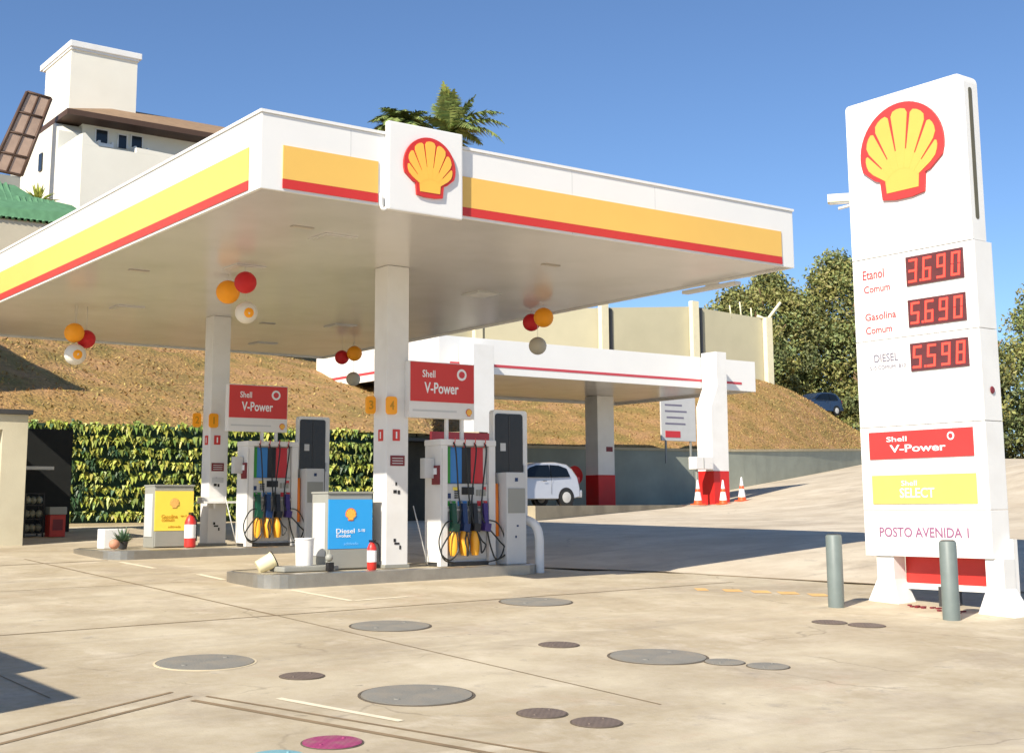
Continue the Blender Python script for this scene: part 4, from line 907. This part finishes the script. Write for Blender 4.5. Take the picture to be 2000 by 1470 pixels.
for (a0, a1, b0, b1) in ((16.85, 17.3, 15.2, 15.82), (17.75, 18.07, 15.22, 15.75), (18.28, 18.7, 15.35, 15.8)):
    m = MB(); plate(m, Face('y', 50.0), a0, a1, b0, b1, .002, .03); w_ = m.build('window', GLS, hs)
    m = MB(); F_ = Face('y', 50.0); plate(m, F_, a0-.05, a1+.05, b1, b1+.05, .002, .06); plate(m, F_, a0-.05, a0-.002, b0, b1-.001, .002, .06); plate(m, F_, a1+.002, a1+.05, b0, b1-.001, .002, .06); m.build('window_frame', WHITE, w_)
for a in (17.1, 18.55):
    m = MB(); m.box(a-.28, a+.32, 49.55, 49.98, 15.05, 15.20, bev=.02); m.box(a-.28, a-.2, 49.55, 49.98, 15.201, 15.28); m.box(a+.24, a+.32, 49.55, 49.98, 15.201, 15.28); m.build('flower_box', WHITE, hs)
m = MB(); m.box(15.28, 15.338, 51.6, 52.0, 14.3, 15.0); m.build('side_window', GLS, hs)
m = MB(); m.prism([V(18.4, 46.98, 14.1), V(18.9, 46.98, 14.2), V(19.6, 46.98, 13.3), V(19.2, 46.98, 13.2)], (0, .015, 0)); m.build('wall_patch', GREY, hs)  # slanting grey patch on the terrace wall
# sloping glazed pergola roof at the left
pg = root('glazed_pergola', (14, 50, 13), 'steep brown framed glazed roof leaning beside the white house', 'pergola')
PT = [V(14.15, 50, 16.85), V(15.05, 50, 16.75), V(13.98, 49.6, 13.45), V(12.9, 49.6, 13.55)]
def lerp2(u, v): return PT[0].lerp(PT[1], u).lerp(PT[3].lerp(PT[2], u), v)
m = MB()
for u in (0, .5, 1): m.tube([lerp2(u, 0), lerp2(u, 1)], .07 if u != .5 else .045, 4)
for v in (0, .26, .52, .78, 1): m.tube([lerp2(0, v), lerp2(1, v)], .06, 4)
m.build('frame', HF, pg)
m = MB(); m.prism([lerp2(.02, .01), lerp2(.98, .01), lerp2(.98, .99), lerp2(.02, .99)], (0, .05, 0)); m.build('glazing', mat('pergola_glass', rgb(176, 150, 130), .3, var=.2, scale=1.5), pg)
m = MB(); m.box(12.9, 13.95, 49.6, 50.2, 12.4, 13.4); m.build('pergola_base', GREY, pg)
# green tiled roof and beige wall below
GRN = mat('green_roof_tile', rgb(90, 134, 98), .6, var=.2, scale=4)
gh = root('green_roof_house', (10, 45, 9.5), 'low beige house with a green ribbed roof at the left', 'house')
m = MB(); m.box(2, 13.5, 44.06, 48, 8.5, 10.62); m.build('wall', mat('beige_wall', rgb(206, 196, 172), .85, var=.06, scale=1.2), gh)
m = MB(); P = [V(2, 44.0, 10.47), V(14.0, 44.0, 10.55), V(14.45, 44.0, 11.02), V(14.4, 44.9, 11.40), V(13.2, 45.3, 11.62), V(12.75, 46, 12.1), V(2, 46, 12.1)]
m.prism(P, (0, 0, .08))
for k in range(60):
    x = 2+.2*k; m.tube([V(x, 43.98, 10.56), V(x+.05, 45.2 if x > 12.5 else 46.0, (11.5 if x > 12.5 else 12.1)+.10)], .06, 5)
m.build('roof', GRN, gh)
o = root('garden_shrub', (13.6, 45.6, 11), 'spiky yellow green plant beside the white house wall', 'shrub')
MB().tube([(13.45, 45.8, 10.8), (13.5, 45.8, 11.7)], .05, 6).build('stem', HF, o)
m = MB()
for k in range(110):
    a = random.uniform(0, 6.28); e = random.uniform(.1, 1.5); l = random.uniform(.4, .9); d = V(math.cos(a)*math.cos(e), math.sin(a)*math.cos(e), math.sin(e)); s_ = V(-d.y, d.x, 0).normalized()*.05; p = V(13.5, 45.8, 11.6); q = p+d*l
    m.quad(p-s_*.4, p+d*l*.5-s_, q+V(0, 0, -.1), p+d*l*.5+s_)
m.build('foliage', LY, o)
# unseen building added outside the frame to cast shade on the bank
nb = root('shade_building', (0, 36, 3), 'unseen plain building added beyond the left edge to shade the bank', 'building')
m = MB(); m.box(-6, 3.0, 32.5, 40, 2.5, 11.7); m.build('wall', HW, nb); m = MB(); m.box(-6.1, 3.1, 32.4, 40.1, 11.702, 11.9); m.build('roof', HR, nb)

# concrete panel wall on the ridge
PANEL = mat('precast_panel', rgb(184, 178, 150), .85, var=.06, scale=.5, dirt=(.38, .34, .26, 1), dirt_amt=.25, dscale=.35)
POSTM = mat('cream_post', rgb(232, 224, 190), .8, var=.05)
pw = root('concrete_wall', (52, 58, 8.5), 'tall grey precast wall with cream posts on top of the bank', 'wall')
WP = [(33, 62.0), (42.84, 61.2), (49.4, 57.8), (55.5, 56.55), (61.28, 55.98)]
WT = [11.8, 12.2, 12.62, 13.05, 12.7]
for i in range(len(WP)-1):
    a = V(*WP[i], 0); b = V(*WP[i+1], 0); d = (b-a).normalized(); s_ = V(-d.y, d.x, 0)*.08
    m = MB(); pts = [a, b]
    lo = 7.5; A = [V((a-s_).x, (a-s_).y, lo), V((b-s_).x, (b-s_).y, lo), V((b-s_).x, (b-s_).y, WT[i+1]-.15), V((a-s_).x, (a-s_).y, WT[i]-.15)]
    m.prism(A, s_*2); m.build('wall_panel', PANEL, pw)
for i, (x, y) in enumerate(WP[1:]):
    m = MB(); m.box(x-.26, x+.26, y-.42, y-.09, 7.5, WT[i+1]+(.15 if i < 3 else -.1)); m.build('post', POSTM, pw)
    if i < 3:
        m = MB(); m.box(x+.42, x+.66, y-.30, y-.12, 7.5, WT[i+1]-.2); m.build('post_gap', DGREY, pw)  # dark strip drawn as the gap right of each post
m = MB(); x, y, z = 61.28, 55.8, 12.6
m.tube([(x, y, z-.2), (x+.9, y-.4, z+1.0)], .10, 6); m.tube([(x, y, z-.1), (x-.6, y+.2, z+.1)], .09, 6); m.build('barbed_arm', POSTM, pw)
for k in range(3):
    px_ = 58.6+.9*k; m = MB(); m.tube([(px_, 56.2, 12.3), (px_+random.uniform(-.2, .2), 56.2, 13.2+.3*(k % 2))], .045, 5); m.build('fence_stake', POSTM, pw)

# ---------------------------------------------------------------- street lamp behind the price sign
sl = root('street_lamp', (33.2, 23.9, gz(33.2, 23.9)), 'street lamp head on an arm left of the price sign', 'street lamp')
MB().tube([(32.0, 24.2, gz(32, 24.2)), (32.0, 24.2, 9.95)], .08, 8).build('pole', LGREY, sl)
MB().tube([(32.0, 24.2, 9.9), (31.3, 24.95, 10.02)], .05, 6).build('arm', LGREY, sl)
m = MB(); Mz = Matrix.Rotation(math.atan2(-.56, .45), 3, 'Z'); m.obox(V(31.08, 25.18, 10.17), (.72, .3, .24), Mz); hd = m.build('lamp_head', POSTM, sl)
m = MB(); m.obox(V(31.08, 25.18, 10.03), (.62, .22, .03), Mz); m.obox(V(31.15, 25.0, 9.9), (.5, .18, .05), Mz @ Matrix.Rotation(R(-12), 3, 'Y')); m.build('lamp_lens', WHITE, hd)

# ---------------------------------------------------------------- trees
BARK = mat('bark', rgb(150, 122, 92), .9, var=.25, scale=4, bump=.4)
TL = [mat('tree_leaf_olive', (.25, .245, .07), .6, island=.2), mat('tree_leaf_dark', (.12, .14, .05), .6, island=.25), mat('tree_leaf_green', (.20, .24, .08), .6, island=.22)]
def tree(x, y, z, h, rad, label, nclump=60, nleaf=110, leafs=.32, seed=1, mi=0, low=.25, name='tree'):
    rs = random.Random(seed); o = root(name, (x, y, z), label, 'tree' if name == 'tree' else 'bush', 'trees beyond the bank' if name == 'tree' else 'bushes along the upper road')
    m = MB(); tips = []
    top = V(x+rs.uniform(-.5, .5), y, z+h*.55)
    m.tube(curve([(x, y, z-1), (x+rs.uniform(-.3, .3), y, z+h*.25), top]), .2, 8, radii=[.30-.17*k/12 for k in range(13)])
    for k in range(9):
        a = rs.uniform(0, 6.28); st = V(x, y, z+h*rs.uniform(.15, .5)); en = V(x+math.cos(a)*rad*.8, y+math.sin(a)*rad*.8, z+h*rs.uniform(.45, .85))
        mid = st.lerp(en, .5)+V(rs.uniform(-.5, .5), rs.uniform(-.5, .5), rs.uniform(-.5, .2)); cv_ = curve([st, mid, en], 5)
        m.tube(cv_, .1, 6, radii=[.15-.11*k/(len(cv_)-1) for k in range(len(cv_))])
    m.build('trunk', BARK, o)
    L_ = [([], []), ([], []), ([], [])]; nclump = int(nclump*1.35); leafs *= 1.12
    for c in range(nclump):
        u = rs.random(); th = rs.uniform(0, 6.28); zz = low+(1-low)*rs.random(); prof = math.sin(math.pi*min(1, max(.05, (zz-low)/(1-low)*.82+.16)))
        rr = rad*prof*math.sqrt(rs.uniform(.15, 1)); cc = V(x+rr*math.cos(th), y+rr*math.sin(th), z+h*zz*.95); cr_ = rad*rs.uniform(.14, .30)
        mk = rs.choices((mi, (mi+1) % 3, (mi+2) % 3), (.5, .25, .25))[0]; v, f = L_[mk]
        for k in range(nleaf):
            d = V(rs.gauss(0, 1), rs.gauss(0, 1), rs.gauss(0, .7)); d = d.normalized()*cr_*rs.uniform(.3, 1.1)**.6; p = cc+d
            n1 = V(rs.gauss(0, 1), rs.gauss(0, 1), rs.gauss(0, 1)).normalized(); n2 = n1.cross(V(rs.gauss(0, 1), rs.gauss(0, 1), rs.gauss(0, 1))).normalized(); s_ = leafs*rs.uniform(.5, 1.1)
            b = len(v); v += [p-n1*s_, p-n2*s_*.45, p+n1*s_, p+n2*s_*.45]; f.append((b, b+1, b+2, b+3))
    allv = []; allf = []; mi_ = []
    for q in range(3):
        b = len(allv); allv += L_[q][0]; allf += [tuple(i+b for i in f_) for f_ in L_[q][1]]; mi_ += [q]*len(L_[q][1])
    me = bpy.data.meshes.new('crown'); me.from_pydata(allv, [], allf)
    for t_ in TL: me.materials.append(t_)
    me.polygons.foreach_set('material_index', mi_); link_mesh('crown', me, o)
    return o
tree(69.5, 66.0, 6.5, 10.0, 4.2, 'low olive tree above the end of the precast wall', 110, 190, .165, 3, 0, .1)
tree(73.5, 66.5, 6.5, 12.0, 4.6, 'brownish tree rising right of the precast wall end', 130, 200, .165, 31, 0, .05)
tree(77.5, 63.5, 6.5, 13.2, 4.8, 'tall olive tree behind the grassy mound', 140, 200, .165, 5, 0, .05)
tree(81.5, 61.5, 5.5, 14.5, 4.8, 'tall olive tree just left of the price sign', 140, 200, .17, 8, 2, .05)
tree(76.5, 57.8, 4.5, 7.5, 3.6, 'lower dark tree beside the price sign base', 110, 190, .15, 12, 1, .0)
tree(82.5, 56.5, 4.0, 10.0, 4.5, 'broad tree hidden mostly by the price sign', 90, 150, .2, 15, 0, .0)
tree(88.0, 52.5, 3.4, 14.6, 4.4, 'dark green tree right of the price sign', 130, 200, .165, 21, 2, .0)
tree(94.0, 50.0, 3.4, 16.6, 4.8, 'tall tree cut by the right edge', 120, 190, .17, 23, 1, .0)
for k, (x, y, h_, rd, sd_) in enumerate(((84.5, 51.3, 3.4, 2.6, 41), (88.5, 50.6, 3.0, 2.6, 42), (92.5, 48.6, 3.6, 2.8, 43), (80.5, 54.6, 3.2, 2.4, 44), (96.5, 46.5, 3.4, 2.8, 45))):
    tree(x, y, gz(x, y)-.3, h_, rd, ('low brown bush right of the price sign edge', 'low dark bush under the dark green tree', 'low bush beneath the tall tree at the right edge', 'low bush hidden behind the price sign', 'low bush cut by the right edge of the photo')[k], 50, 170, .13, sd_, 1, -.05, 'bush')
# palms behind the main canopy
PF = mat('palm_frond', (.22, .27, .08), .5, island=.35); PFY = mat('palm_frond_yellow', (.30, .32, .07), .5, island=.3)
def palm(x, y, z, zt, label, fr, L0, seed, leafw=.055):
    rs = random.Random(seed); o = root('palm_tree', (x, y, z), label, 'palm tree', 'palms behind the main canopy')
    m = MB(); m.tube(curve([(x-.3, y, z), (x-.1, y, (z+zt)/2), (x, y, zt)]), .2, 10, radii=[.24-.09*k/12 for k in range(13)]); m.build('trunk', BARK, o)
    for a, e, l, yl in fr:
        d = V(math.cos(a), math.sin(a), 0); p = V(x, y, zt); pts = []; el = e
        n = 16; v = []; f = []
        for k in range(n+1):
            pts.append(p.copy()); dirv = d*math.cos(el)+V(0, 0, math.sin(el)); p = p+dirv*(l/n); el -= 1.5/n*(1.1 if e < 1.2 else .35)
        sd_ = V(-d.y, d.x, 0)
        for k in range(1, n+1):
            for h_ in range(4):
                q = pts[k-1].lerp(pts[k], h_/4); t = k/n; ll = L0*(math.sin(math.pi*min(1, t*.9+.12)))*rs.uniform(.8, 1.1)
                for sg in (-1, 1):
                    dd = (sd_*sg+(pts[k]-pts[k-1]).normalized()*.6+V(0, 0, rs.uniform(-.7, .1))).normalized(); w = (pts[k]-pts[k-1]).normalized()*leafw
                    b = len(v); v += [q-w, q+w, q+dd*ll+V(0, 0, -.12*ll)]; f.append((b, b+1, b+2))
        me = bpy.data.meshes.new('frond'); me.from_pydata(v, [], f); me.materials.append(PFY if yl else PF); link_mesh('frond', me, o)
rp_ = random.Random(3)
palm(44.6, 66.4, 9.0, 24.1, 'taller palm with one upright pale frond behind emblem block', [(-2.6, 1.5, 3.6, 1), (-2.3, 1.4, 3.2, 1), (-2.0, 1.3, 3.0, 1)]+[(k*.42+rp_.uniform(-.1, .1), rp_.choice((.2, .6, .95, 1.2)), rp_.uniform(2.6, 3.4), 0) for k in range(16)]+[(-.92, .75, 4.6, 0), (-.8, 1.05, 4.3, 0), (-1.05, .45, 4.6, 0)], .95, 4, .08)
palm(42.1, 67.8, 9.0, 24.6, 'shorter bushy palm left of the taller palm', [(k*.30, .3+.9*((k*7) % 5)/5, rp_.uniform(2.2, 2.9), 0) for k in range(36)], .7, 9, .08)

# ---------------------------------------------------------------- unseen double board added at left to cast the foreground shade
o = root('shade_caster', (0, 10.8, -.4), 'unseen double board added beyond the left edge to shade the foreground', 'shade_board')
m = MB(); m.box(-.15, -.07, 9.25, 10.70, .55, 2.66); m.box(-.15, -.07, 10.703, 12.6, .55, 2.92); m.build('shade_board', WHITE, o)
for y in (9.5, 11.0, 12.4):
    m = MB(); m.box(-.16, -.06, y-.04, y+.04, -.6, .549); m.build('leg', GREY, o)
